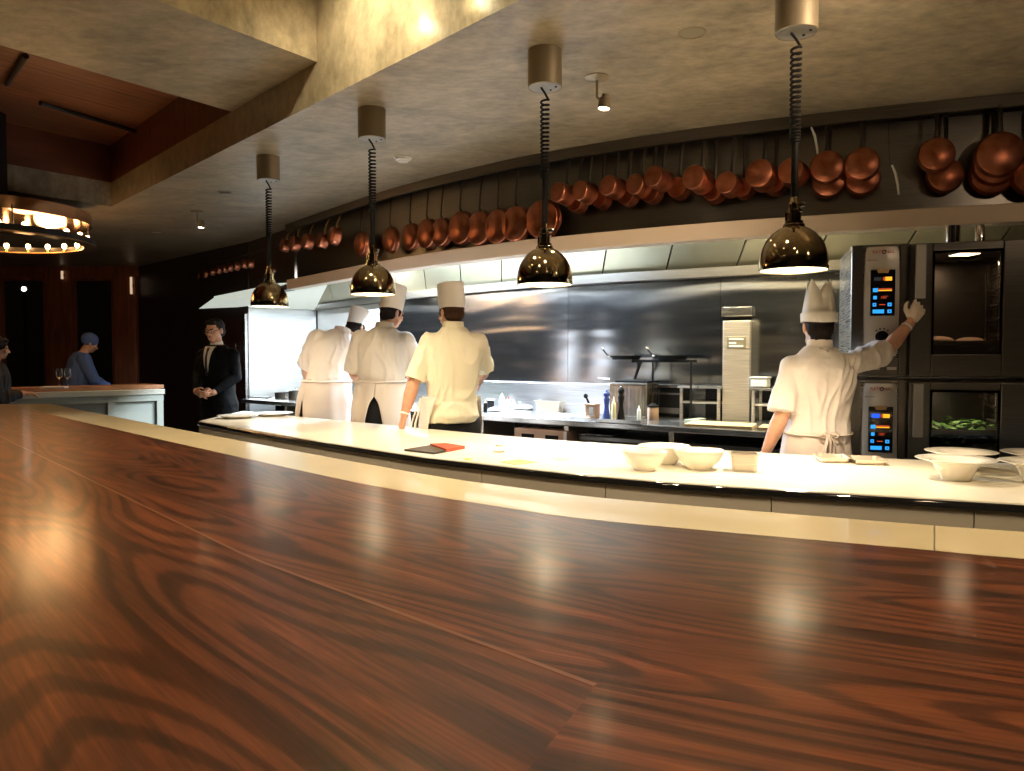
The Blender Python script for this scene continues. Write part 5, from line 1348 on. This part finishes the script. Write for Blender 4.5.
def pan_rect(name, lab, px, py, W_, D_, H_, rz, m, group=None, lip=.008, taper=.9, z=PZ, cat='pan'):
    p = on(px, py, z); r = empty(name, (p.x, p.y, z), rz); tag(r, lab, cat, group)
    bm = bmesh.new()
    def ring(w, d, zz, rad=.018):
        out = []
        for (sx, sy, a0) in ((1, 1, 0), (-1, 1, PI / 2), (-1, -1, PI), (1, -1, 1.5 * PI)):
            for k in range(5): a = a0 + PI / 2 * k / 4; out.append(bm.verts.new((sx * (w - rad) + rad * math.cos(a), sy * (d - rad) + rad * math.sin(a), zz)))
        return out
    w, d = W_ / 2, D_ / 2
    R_ = [ring(w * taper, d * taper, 0), ring(w, d, H_), ring(w + lip, d + lip, H_ + .001), ring(w + lip, d + lip, H_ + .004), ring(w - .002, d - .002, H_ + .004), ring(w * taper - .002, d * taper - .002, .003)]
    for a, b in zip(R_, R_[1:]):
        for i in range(20): bm.faces.new((a[i], a[(i + 1) % 20], b[(i + 1) % 20], b[i]))
    bm.faces.new(R_[0]); bm.faces.new(R_[-1])
    obj('pan_body', bm, m, r, smooth=True, sharp=45); return r
pan_rect('steel_pan', 'small square deep steel pan on the pass right of the white bowls', 744, 470.5, .115, .10, .075, -.25, M['steel_satin'])
t1 = pan_rect('steel_tray', 'shallow steel tray on the pass in front of the chef, left one', 832, 461, .135, .16, .022, -.18, M['hotel_steel'], 'shallow trays by the chef', cat='tray')
t2 = pan_rect('steel_tray', 'shallow steel tray on the pass in front of the chef, right one', 866.5, 463, .135, .16, .022, -.18, M['hotel_steel'], 'shallow trays by the chef', cat='tray')
# dark folder with red cover end
p = on(432, 450.5, PZ); r = empty('menu_folder', (p.x, p.y, PZ), -.75); tag(r, 'dark folder with a red end lying on the pass before the tall chef', 'folder')
Pf = [on(404, 451, PZ), on(434, 454.5, PZ), on(465, 449, PZ), on(446, 446, PZ), on(430, 446.7, PZ)]
fo = bpy.data.objects[r.name]; r.rotation_euler = (0, 0, 0)
q = [(v.x - p.x, v.y - p.y) for v in Pf]
mid1 = ((q[1][0] * .62 + q[2][0] * .38), (q[1][1] * .62 + q[2][1] * .38)); 
obj('dark_cover', poly_slab([q[0], q[1], mid1, q[4]], 0, .010), M['slate'], r, bev=.002)
obj('red_cover', poly_slab([q[4], mid1, q[2], q[3]], 0.0, .018), M['red'], r, bev=.002)
# papers and small cards on the pass
def card(name, pts, lab, m, th=.003, cat='card', group=None):
    P_ = [on(x, y, PZ) for x, y in pts]; c = sum(P_, Vector()) / len(P_); r = empty(name, (c.x, c.y, PZ)); tag(r, lab, cat, group)
    obj('sheet', poly_slab([(v.x - c.x, v.y - c.y) for v in P_], 0, th), m, r); return r
card('order_slip', [(500, 462), (515, 465), (537, 462.5), (520, 460)], 'tan paper slip on the pass edge right of the dark folder', mat('tan_paper', (.72, .50, .18), .6))
card('order_slip', [(463, 459), (468, 460.6), (473, 459.4), (468, 458.4)], 'tiny yellow slip on the pass edge below the dark folder', mat('yellow_paper', (.80, .62, .15), .6))
card('order_slip', [(552, 458.5), (560, 461), (572, 459), (560, 456.5)], 'pale slip lying on the pass left of the white bowls', mat('pale_paper', (.78, .68, .42), .6))
for px, py, lab, rr in ((499, 446, 'tiny round dish on the pass behind the other tiny dish', .025), (499, 452, 'tiny round dish on the pass in front of the other tiny dish', .035)):
    p = on(px, py, PZ); lathe_thing('small_dish', lab, 'dish', (p.x, p.y, PZ), [('dish_body', [(0, 0), (rr * .7, 0), (rr, .010), (rr * .96, .011), (rr * .7, .004), (0, .004)], M['porcelain']), ('sauce', [(0, .0045), (rr * .68, .0045), (rr * .6, .006), (0, .007)], mat('brown_sauce', (.35, .20, .07), .3))], 'tiny dishes on the pass', 28)

# ------------------------------------------------------------------ things on the range worktop
WZ = .92
def onw(px, py): return on(px, py, WZ)
def facing(p): return math.atan2(-.57, .82)
RY = -.62
def thing(name, lab, cat, px, py, group=None, rz=RY, z=WZ):
    p = on(px, py, z); r = empty(name, (p.x, p.y, z), rz); tag(r, lab, cat, group); return r
# two stacked deep pots with dark lid block = bain-marie column
r = thing('stock_pot', 'tall square stainless container on the worktop behind the pepper mills', 'container', 634, 416.5)
W_ = .185; H_ = .295
bm = bmesh.new(); box(bm, -W_, W_, -.13, .13, 0, H_); obj('container_body', bm, steel('pot_steel', (.50, .42, .34), .25, brush=.02, axis='v'), r, bev=.012)
obj('rim', bx(-W_ - .012, W_ + .012, -.142, .142, H_, H_ + .016), M['steel'], r, bev=.004)
obj('lid', bx(-W_ + .05, W_ + .012, -.12, .14, H_ + .018, H_ + .034), M['black'], r, bev=.006)
obj('handle', tb([(-W_ - .01, -.1, H_ + .045), (-W_ - .13, -.1, H_ + .055)], .008, 8), M['chrome'], r, smooth=True)
# dark block to its right
r = thing('griddle_unit', 'black square griddle unit on the worktop right of the tall steel container', 'griddle', 675, 416)
obj('unit_body', bx(-.12, .12, -.10, .12, 0, .26), M['black_steel'], r, bev=.01); obj('top_plate', bx(-.14, .13, -.12, .13, .262, .29), M['steel_dark'], r, bev=.004)
obj('shelf_lip', bx(-.13, .12, -.128, -.10, .20, .215), M['steel_dark'], r)
obj('control_strip', bx(-.11, .11, -.108, -.10, .03, .08), M['steel_dark'], r)
# raised rack with two long-handled skillets
pr = at(655, 361, 6.85)
r = empty('pan_rack', (pr.x, pr.y, WZ), RY); tag(r, 'thin black rack holding two dark skillets above the worktop', 'rack')
zr_ = pr.z - WZ
for x in (-.02, .34):
    obj('rack_post', tb([(x, 0, 0.0), (x, 0, zr_)], .009, 8), M['black_steel'], r)
obj('rack_post', tb([(-.20, .0, .34), (-.16, 0, zr_ - .06), (-.15, 0, zr_)], .014, 8, radii=[.012, .016, .03]), M['black_steel'], r, smooth=True)
obj('rack_plate', bx(-.18, .36, -.10, .08, zr_ - .012, zr_ + .012), M['matte_black'], r, bev=.003)
zt_ = pr.z + .012
for i, (px, lab) in enumerate(((626, 'dark skillet on the thin black rack, left one with upturned handle'), (672, 'dark skillet on the thin black rack, right one with upturned handle'))):
    w_ = at(px, 359, 6.98 if i == 0 else 6.74); k = empty('skillet', (w_.x, w_.y, zt_), RY); tag(k, lab, 'skillet', 'skillets on the thin rack')
    R_ = .145
    obj('skillet_body', lt([(0, 0), (R_ * .82, 0), (R_, .034), (R_ + .004, .036), (R_ - .004, .034), (R_ * .80, .005), (0, .004)], 36), M['matte_black'], k, smooth=True, sharp=50)
    obj('handle', tb([(-R_ + .004, -.02, .028), (-R_ - .035, -.026, .045), (-R_ - .075, -.032, .095)], .011, 8, flat=.6), M['black'], k, smooth=True)
    obj('handle_tip', tb([(-R_ - .072, -.032, .092), (-R_ - .086, -.034, .110)], .014, 10), M['chrome'], k, smooth=True)
    bm = bmesh.new(); ell(bm, (-R_ - .01, -.03, .030), (.016, .012, .012)); obj('handle_joint', bm, M['chrome'], k, smooth=True)
# pepper mills, bottles
def mill(lab, px, py, h, m, cap_m=None, s=1.0, name='pepper_mill', cat='pepper mill'):
    r = thing(name, lab, cat, px, py); R_ = .030 * s
    prof = [(0, 0), (R_ * 1.08, 0), (R_ * 1.08, .02), (R_ * .9, h * .18), (R_ * .68, h * .36), (R_ * .62, h * .46), (R_ * .8, h * .58), (R_ * .92, h * .68), (R_ * .7, h * .75), (R_ * .62, h * .77), (R_ * .95, h * .84), (R_ * .9, h * .92), (R_ * .4, h * .965), (0, h * .97)]
    obj('mill_body', lt(prof, 28), m, r, smooth=True, sharp=60)
    bm = bmesh.new(); ell(bm, (0, 0, h * .985), (R_ * .32,) * 3); obj('mill_knob', bm, cap_m or M['chrome'], r, smooth=True); return r
mill('tall black pepper mill with a chrome knob on the worktop', 621, 419.5, .285, M['black'])
mill('blue pepper mill left of the tall black mill', 606.5, 418.5, .245, M['blue_plastic'], M['blue_plastic'])
def bottle(lab, px, py, h, rb, m, capm, group=None, name='squeeze_bottle'):
    r = thing(name, lab, 'bottle', px, py, group)
    obj('bottle_body', lt([(0, 0), (rb, 0), (rb * 1.02, .004), (rb, h * .62), (rb * .85, h * .72), (rb * .5, h * .76), (0, h * .76)], 24), m, r, smooth=True, sharp=50)
    obj('nozzle', lt([(rb * .55, h * .75), (rb * .5, h * .80), (rb * .16, h), (0, h)], 16), capm, r, smooth=True); return r
bottle('cream squeeze bottle between the blue and the black pepper mill', 613.8, 419.5, .20, .019, mat('cream_plastic', (.78, .72, .45), .4), M['white_plastic'])
bottle('small cream squeeze bottle in front of the tall steel container', 639, 419.8, .125, .017, M['white_plastic'], M['white_plastic'])
r = thing('utensil_crock', 'tan square holder with a dark utensil left of the blue pepper mill', 'utensil holder', 593, 417.5)
obj('crock_body', bx(-.055, .045, -.05, .05, 0, .11), M['terracotta'], r, bev=.006); obj('rim', bx(-.060, .050, -.055, .055, .11, .125), M['terracotta'], r, bev=.004)
obj('crock_panel', bx(-.01, .035, -.054, -.05, .02, .10), M['steel'], r)
bm = bmesh.new(); tube(bm, [(-.03, 0, .10), (-.07, 0, .18)], .010, 8); ell(bm, (-.075, 0, .19), (.022, .014, .022)); obj('utensil', bm, M['black'], r, smooth=True)
r = thing('tool_canister', 'round tan canister right of the pepper mills', 'canister', 653, 419.3)
obj('canister_body', lt([(0, 0), (.045, 0), (.048, .006), (.048, .10), (.044, .104), (.0, .104)], 28), M['terracotta'], r, smooth=True, sharp=40)
obj('lid', lt([(0, .104), (.050, .104), (.050, .118), (.03, .124), (.012, .14), (0, .142)], 28), M['black'], r, smooth=True, sharp=40)
r = thing('serving_board', 'low steel tray under the pepper mills at the worktop edge', 'tray', 620, 423); obj('tray_body', bx(-.20, .20, -.03, .05, 0, .012), M['steel'], r, bev=.003)
obj('tray_rim', bx(-.20, .20, -.034, -.028, 0, .03), M['steel'], r, bev=.002)
# hotel pan and papers
pan_rect('steel_container', 'rectangular steel container with rim on the worktop left of the pepper mills', 551, 411.5, .28, .16, .105, RY, M['hotel_steel'], z=WZ, lip=.018)
def slab_thing(name, lab, cat, pts, z, th, m, group=None):
    P_ = [on(x, y, z) for x, y in pts]; c = sum(P_, Vector()) / len(P_); r = empty(name, (c.x, c.y, z)); tag(r, lab, cat, group)
    obj('sheet', poly_slab([(v.x - c.x, v.y - c.y) for v in P_], 0, th), m, r); return r
slab_thing('recipe_sheet', 'white sheet with a red edge lying on the worktop below the steel container', 'paper', [(540, 415.5), (552, 413), (578, 415.5), (562, 418)], WZ, .006, M['paper'])
slab_thing('recipe_sheet', 'white sheet on the worktop left of the tan utensil holder', 'paper', [(572, 417), (585, 413.5), (592, 415), (590, 418)], WZ, .006, M['paper'])
# cluster of bottles and cloths beside the tall chef
for (px, py, h, rb, m, cm, lab, nm) in [(502, 409, .165, .030, 'white_plastic', 'white_plastic', 'tall white squeeze bottle on the worktop right of the tall chef', 'squeeze_bottle'),
        (508.5, 409, .13, .026, 'white_plastic', 'red', 'white squeeze bottle with a red top beside the tall white one', 'squeeze_bottle'),
        (513.5, 409.5, .10, .024, 'white_plastic', 'white_plastic', 'short white squeeze bottle, rightmost of the cluster by the tall chef', 'squeeze_bottle'),
        (485.5, 412, .12, .020, 'black', 'terracotta', 'small dark bottle with tan cap at the worktop edge by the tall chef', 'sauce_bottle')]:
    bottle(lab, px, py, h, rb, M[m], M[cm], name=nm)
r = thing('lidded_tub', 'dark square tub with a white lid on the worktop near the tall chef', 'tub', 493, 407.5); obj('tub_body', bx(-.05, .05, -.04, .04, 0, .075), M['black'], r, bev=.006); obj('lid', bx(-.055, .055, -.045, .045, .075, .095), M['white_plastic'], r, bev=.005)
def cloth(lab, px, py, sx, sy, sz, seed, m='shirt'):
    r = thing('kitchen_towel', lab, 'towel', px, py); bm = bmesh.new(); ell(bm, (0, 0, sz * .5), (sx, sy, sz), None, 28)
    for v in bm.verts:
        v.co.z = max(.001, v.co.z + .3 * sz * noise.noise(v.co * 25 + Vector((seed, 0, 0)))); v.co.x *= 1 + .2 * noise.noise(v.co * 12 + Vector((0, seed, 0)))
    bmesh.ops.subdivide_edges(bm, edges=bm.edges[:], cuts=1, use_grid_fill=True); obj('folded_cloth', bm, M[m], r, smooth=True)
cloth('crumpled white towel on the worktop between the bottles and the steel container', 523, 409.8, .11, .05, .035, 3)
cloth('crumpled white towel at the worktop edge below the tall white bottle', 495, 411.8, .08, .035, .03, 9)
# shelf racks
def wire_rack(lab, px, py, W_, H_, D_=.20, mid=.5, top_over=.0):
    r = thing('steel_shelf', lab, 'shelf', px, py)
    for sx in (-1, 1):
        for sy in (-1, 1): obj('leg', bx(sx * W_ / 2 - .012, sx * W_ / 2 + .012, sy * D_ / 2 - .012, sy * D_ / 2 + .012, 0, H_), M['steel_satin'], r, bev=.002)
    obj('shelf_board', bx(-W_ / 2 - .03, W_ / 2 + .03, -D_ / 2 - .03, D_ / 2 + .03, H_, H_ + .022), M['steel'], r, bev=.003)
    obj('shelf_board', bx(-W_ / 2, W_ / 2, -D_ / 2, D_ / 2, H_ * mid, H_ * mid + .018), M['steel_satin'], r, bev=.003)
    obj('back_sheet', bx(-W_ / 2, W_ / 2, D_ / 2 - .005, D_ / 2, 0, H_), M['black_steel'], r); return r
wire_rack('two-level steel shelf on the worktop left of the tall steel column', 704, 418, .34, .265)
wire_rack('two-level steel shelf on the worktop between the column and the chef at the ovens', 775, 421.5, .30, .26)
# column between them
pc = at(736, 421, 6.62)
r = empty('service_column', (pc.x, pc.y, WZ), RY + .25); tag(r, 'tall stainless service column with a small sign plate against the back wall', 'column')
hc = at(737, 321, 6.62).z - WZ
obj('column_body', bx(-.112, .112, -.05, .20, 0, hc), M['steel_satin'], r, bev=.004)
sg = obj('sign_plate', bx(-.078, .078, -.056, -.05, hc - .235, hc - .135), mat('sign_brass', (.35, .31, .22), .35, .6), r, bev=.002)
bm = bmesh.new(); 
box(bm, -.058, .058, -.0585, -.056, hc - .222, hc - .208); box(bm, -.058, .0, -.0585, -.056, hc - .196, hc - .182); box(bm, -.058, .058, -.0585, -.056, hc - .163, hc - .150)
obj('sign_lines', bm, M['paper'], sg)
r2 = empty('wall_hood_box', tuple(at(737, 320, 6.72)), RY + .25); tag(r2, 'small steel box with open dark underside on the wall above the service column', 'box')
bm = bmesh.new(); box(bm, -.125, .125, -.06, .20, .03, .11); obj('box_body', bm, M['steel'], r2, bev=.003)
bm = bmesh.new(); vs = [bm.verts.new(c) for c in ((-.125, -.06, .03), (.125, -.06, .03), (.125, .02, -.0), (-.125, .02, -.0), (-.125, .20, .0), (.125, .20, .0), (.125, .20, .03), (-.125, .20, .03))]
for f_ in ((0, 1, 2, 3), (3, 2, 5, 4), (4, 5, 6, 7), (0, 3, 4, 7), (1, 6, 5, 2), (0, 7, 6, 1)): bm.faces.new([vs[i] for i in f_])
obj('dark_underside', bm, M['black_steel'], r2)
# white tub on the right shelf
pt = on(760, 421, WZ)
r = empty('white_container', (pt.x, pt.y, WZ + .283), RY); tag(r, 'white rectangular tub on the steel shelf right of the column', 'tub'); obj('tub_body', bx(-.07, .07, -.05, .05, 0, .075), M['white_plastic'], r, bev=.01); obj('lid', bx(-.075, .075, -.055, .055, .075, .09), M['white_plastic'], r, bev=.004)
# boards at the worktop edge
slab_thing('cutting_board', 'long pale wooden cutting board at the worktop edge below the column', 'cutting board', [(684, 426.5), (694, 422.5), (757, 426), (752, 429.5)], WZ, .02, M['wood_light'])
slab_thing('cutting_board', 'pale wooden board on the worktop beside the chef at the ovens', 'cutting board', [(758, 430), (763, 426.6), (800, 428.5), (800, 432)], WZ, .02, M['wood_light'])
slab_thing('kitchen_towel', 'greenish folded cloth in front of the left steel shelf', 'cloth', [(684, 422), (700, 419.8), (706, 420.6), (694, 423)], WZ, .02, mat('sage_cloth', (.32, .33, .22), .8))
# trays and boxes on the shelf under the worktop
pu = at(541, 434, 6.72)
r = empty('drawer_box', (pu.x, pu.y, .622), RY); tag(r, 'tan framed drawer unit with two label slots under the worktop', 'drawers')
obj('drawer_front', bx(-.27, .27, -.02, .3, 0, .205), M['terracotta'], r, bev=.006)
bm = bmesh.new(); box(bm, -.19, -.06, -.026, -.02, .12, .16); box(bm, .06, .19, -.026, -.02, .12, .16); obj('label_slot', bm, M['black'], r)
obj('side_frame', bx(.245, .275, -.024, -.02, 0, .20), M['white_plastic'], r)
pu = at(595, 432, 6.62); r = empty('steel_tub', (pu.x, pu.y, .622), RY); tag(r, 'dark steel tub on the shelf under the worktop below the tan holder', 'tub')
obj('tub_body', bx(-.17, .17, -.02, .22, 0, .16), M['steel_dark'], r, bev=.01); obj('rim', bx(-.185, .185, -.035, .235, .16, .175), M['steel'], r, bev=.004)
pu = at(653, 436, 6.28); r = empty('white_box', (pu.x, pu.y, .622), RY); tag(r, 'white low box on the shelf under the worktop behind the white bowls', 'box')
obj('box_body', bx(-.10, .10, 0, .2, 0, .10), M['white_plastic'], r, bev=.008); obj('lid', bx(-.105, .105, -.005, .205, .10, .115), M['white_plastic'], r, bev=.004)
pu = at(790, 436, 5.50)
# stove pots at the left of the range
for px, py, R_, H_, lab, lidh in ((365 - 2, 407, .0, .0, '', 0),):
    pass
p = on(296, 399.5, WZ)
r = lathe_thing('saucepot', 'small steel pot with dark side on the worktop left of the bending chef', 'pot', (p.x, p.y, WZ), [('pot_body', [(0, 0), (.085, 0), (.09, .006), (.09, .11), (.094, .113), (.086, .113), (.085, .01), (0, .008)], M['iron']), ('lid', [(.092, .114), (.07, .125), (.015, .132), (.012, .145), (0, .148)], M['steel'])])
p = on(284, 398.2, WZ)
lathe_thing('saucepot', 'dark low pan behind the small steel pot near the bending chef', 'pot', (p.x, p.y, WZ), [('pot_body', [(0, 0), (.11, 0), (.115, .006), (.118, .075), (.122, .077), (.112, .077), (.11, .01), (0, .008)], M['iron'])])
slab_thing('dark_tray', 'thin dark tray at the far left end of the worktop', 'tray', [(250, 397.6), (256, 396.2), (273, 397.2), (268, 398.6)], WZ, .012, M['iron'])
p = on(404, 408, WZ)
lathe_thing('ingredient_bowl', 'bowl of green herbs on the worktop between the middle and the tall chef', 'bowl', (p.x, p.y, WZ), [('bowl_body', [(0, 0), (.06, 0), (.11, .05), (.113, .052), (.105, .05), (.055, .008), (0, .008)], M['steel']), ('herbs', [(0, .07), (.05, .066), (.09, .05), (0, .05)], M['greens'])])
for i, (px, py, h, rb, m) in enumerate(((398, 405.2, .22, .03, 'white_plastic'), (404, 405.6, .19, .025, 'terracotta'), (410, 406.2, .17, .025, 'iron'))):
    bottle(['tall white bottle', 'tan bottle', 'dark bottle'][i] + ' behind the herb bowl between the chefs', px, py, h, rb, M[m], M['black'])

# ------------------------------------------------------------------ side station at the left
sy0 = 8.0
pa = on(48.5, 392.5, 1.09); pb = on(165, 389, 1.09)
sta = empty('side_station', ((pa.x + pb.x) / 2, (pa.y + pb.y) / 2, 0), math.atan2(pb.y - pa.y, pb.x - pa.x)); tag(sta, 'pale green panelled service station with brown board top at the left', 'sideboard')
Ls = (pb - pa).length; hs = Ls / 2
obj('worktop', bx(-hs - .4, hs, 0, .75, 1.03, 1.09), mat('pale_stone', (.42, .42, .36), .3), sta, bev=.006)
obj('carcass', bx(-hs - .38, hs - .04, .05, .70, .05, 1.03), M['counter_green'], sta, bev=.004)
bm = bmesh.new()
for q in ((-hs - .38, hs - .01, .955, 1.03), (-hs - .38, hs - .01, .05, .12)): box(bm, q[0], q[1], .015, .05, q[2], q[3])
for x in (-hs - .38, -.02, hs - .09): box(bm, x, x + .075, .012, .05, .12, .955)
obj('panel_frame', bm, M['counter_green'], sta, bev=.003)
bb = empty('serving_board', tuple(sta.matrix_basis @ Vector((-hs * .45, .42, 1.09))), sta.rotation_euler[2]); tag(bb, 'long brown wooden board on top of the pale side station', 'board')
obj('board', bx(-1.15, .95, -.24, .24, 0, .045), M['wood_brown'], bb, bev=.006)
pl = empty('place_mat', tuple(sta.matrix_basis @ Vector((hs * .45, .38, 1.09))), sta.rotation_euler[2]); tag(pl, 'cream folded cloth on the right end of the side station', 'cloth'); obj('folded_cloth', bx(-.28, .28, -.14, .14, 0, .018), M['cloth_cream'], pl, bev=.005)
def wine_glass(px, py, lab, fill, h=.205):
    z = 1.137; Yg = 8.15; p = at(px, py, Yg); zz = sta.matrix_basis
    r = empty('wine_glass', (p.x, p.y, z)); tag(r, lab, 'wine glass', 'wine glasses on the side station')
    obj('glass_body', lt([(0, .004), (.030, .002), (.033, 0), (.033, .002), (.006, .006), (.0035, .012), (.0035, h * .42), (.010, h * .45), (.030, h * .55), (.036, h * .70), (.032, h), (.0308, h), (.0345, h * .70), (.0285, h * .56), (.008, h * .47), (0, h * .465)], 28), M['glass'], r, smooth=True, sharp=60)
    obj('wine', lt([(0, h * .475), (.008, h * .48), (.027, h * .56), (.031, h * .60 + fill), (0, h * .60 + fill)], 24), M['wine'], r, smooth=True, sharp=60)
wine_glass(59.5, 385, 'wine glass with white wine on the side station, left one', 0)
wine_glass(68, 385, 'wine glass with white wine on the side station, right and slightly further one', .005)
pn = at(61, 384, 8.05); nk = empty('napkin_stack', (pn.x, pn.y - .12, 1.137), .1); tag(nk, 'white folded napkin lying before the wine glasses', 'napkin'); obj('folded_napkin', bx(-.12, .12, -.05, .05, 0, .022), M['shirt'], nk, bev=.006)
# small candle on the ivory bar edge
p = on(66, 413, TOPZ)

# ------------------------------------------------------------------ hood lights
def hood_lamp(px, lab, L, col, e, m, dd=.42, z=2.655, C=HOOD):
    p, d = curve_at_px(C, px, 2.3); dv = d if d.x > 0 else -d; n = Vector((-dv.y, dv.x)); q = p + n * dd; a = math.atan2(dv.y, dv.x)
    r = empty('hood_light', (q.x, q.y, z), a); tag(r, lab, 'light', 'strip lights in the hood')
    obj('housing', bx(-L / 2, L / 2, -.05, .05, -.015, 0), M['steel'], r, bev=.003); obj('tube', bx(-L / 2 + .03, L / 2 - .03, -.04, .04, -.024, -.0152), m, r)
    light('AREA', (q.x, q.y, z - .03), e, col, L, rot=(0, 0, a), sizey=.1, name='hood_strip')
WARM = (1, .86, .52); COOL = (.62, .80, 1)
hood_lamp(930, 'hood strip light over the ovens', .9, WARM, 26, M['lamp_cream'])
hood_lamp(730, 'hood strip light behind the nearest heat lamp', .9, WARM, 21, M['lamp_cream'])
hood_lamp(610, 'hood strip light right of the middle heat lamp', .8, (.97, .92, .70), 13, M['lamp_cream'])
hood_lamp(490, 'hood strip light above the tall chef', .9, COOL, 60, M['lamp_white'], .5)
hood_lamp(395, 'hood strip light above the middle chef', 1.0, COOL, 190, M['lamp_white'], .55)
hood_lamp(325, 'hood strip light above the bending chef', 1.0, (.88, .95, 1), 230, M['lamp_white'], .6)
lg = empty('hood_light', (-3.72, 10.80, 2.318), math.atan2(-.79, .61)); tag(lg, 'strip light at the far end of the hood above the suited man', 'light', 'strip lights in the hood')
obj('housing', bx(-.5, .5, -.04, .04, 0, .018), M['steel'], lg); obj('tube', bx(-.47, .47, -.03, .03, -.01, 0), M['lamp_white'], lg)

# ------------------------------------------------------------------ added lamps out of view, and dim fill
for i, (x, y, tx, ty, tz, e) in enumerate(((1.9, 2.35, .5, 6.2, 2.40, 50), (2.35, 2.3, -1.0, 7.5, 2.40, 120), (2.9, 2.1, 2.5, 5.1, 2.35, 9))):
    light('SPOT', (x, y, 2.92), e, (1, .74, .50), .04, spot=math.radians(48), blend=.9, name='added_pan_light', target=(tx, ty, tz))  # added spots that brighten the hood fascia and lip from out of view
    r = empty('ceiling_spotlight', (x, y, 3.1)); tag(r, 'added ceiling spotlight beyond the right frame edge, aimed at %s' % ('the middle pans', 'the left pans', 'the pans over the ovens')[i], 'lamp', 'added pan spotlights')
    obj('stem', tb([(0, 0, 0), (0, 0, -.10)], .008, 8), M['canopy'], r, smooth=True); d_ = (Vector((tx, ty, tz)) - Vector((x, y, 2.95))).normalized()
    obj('lamp_head', lt([(0, -.10), (.03, -.10), (.036, -.09), (.036, 0), (.03, 0), (.03, -.01), (0, -.01)], 20, Matrix.Translation((0, 0, -.13)) @ d_.to_track_quat('Z', 'Y').to_matrix().to_4x4()), M['canopy'], r, smooth=True, sharp=40)  # head of the added spotlight
for x, y, e in ((-2.6, .4, 22), (.8, -.2, 16), (2.6, 1.2, 22), (-5.5, 3.6, 4)):
    z = 3.9 if x < 1.5 else 3.06
    light('SPOT', (x, y, z), e * 3.2, (1, .74, .46), .08, spot=math.radians(130), blend=.8, name='added_dining_light', target=(x, y + .3, 0))  # added fill from above for bar and pass; these fittings are unseen
    r = empty('recessed_downlight', (x, y, z + .02)); tag(r, 'added unseen downlight over the bar guests, at %s' % {-2.6: 'the left behind the camera', .8: 'the middle behind the camera', 2.6: 'the right of the bar', -5.5: 'the far left'}[x], 'lamp', 'added dining downlights')
    obj('trim_ring', lt([(.045, 0), (.045, -.008), (.06, -.008), (.062, 0)], 24), M['canopy'], r, smooth=True); obj('lens', lt([(0, -.004), (.044, -.004), (.044, 0), (0, 0)], 24), M['lamp_warm'], r)

for x, y, tx, ty, nm in ((-2.2, 3.2, -2.1, 4.1, 'over the left half of the bar'), (-1.0, 2.0, -.8, 2.9, 'over the middle of the bar'), (.5, .9, .5, 1.8, 'over the right half of the bar')):
    light('SPOT', (x, y, 3.88), 130, (1, .82, .58), .05, spot=math.radians(75), blend=.8, name='added_bar_light', target=(tx, ty, 1.07))  # added spots to brighten the ivory edge; fittings out of view
    r = empty('recessed_downlight', (x, y, 3.93)); tag(r, 'added unseen downlight %s' % nm, 'lamp', 'added bar downlights')
    obj('trim_ring', lt([(.045, 0), (.045, -.008), (.06, -.008), (.062, 0)], 24), M['canopy'], r, smooth=True); obj('lens', lt([(0, -.004), (.044, -.004), (.044, 0), (0, 0)], 24), M['lamp_warm'], r)
w = bpy.data.worlds.new('world'); SC.world = w; w.use_nodes = True
w.node_tree.nodes['Background'].inputs[0].default_value = (.5, .38, .25, 1); w.node_tree.nodes['Background'].inputs[1].default_value = .035
SC.view_settings.view_transform = 'Standard'; SC.view_settings.look = 'None'; SC.view_settings.gamma = 1; SC.view_settings.use_curve_mapping = False
SC.view_settings.exposure = 0.85
SC.cycles.use_denoising = True
SC.cycles.max_bounces = 8; SC.cycles.diffuse_bounces = 4; SC.cycles.glossy_bounces = 5; SC.cycles.transmission_bounces = 6
SC.cycles.sample_clamp_indirect = 6.0
SC.cycles.caustics_reflective = False; SC.cycles.caustics_refractive = False
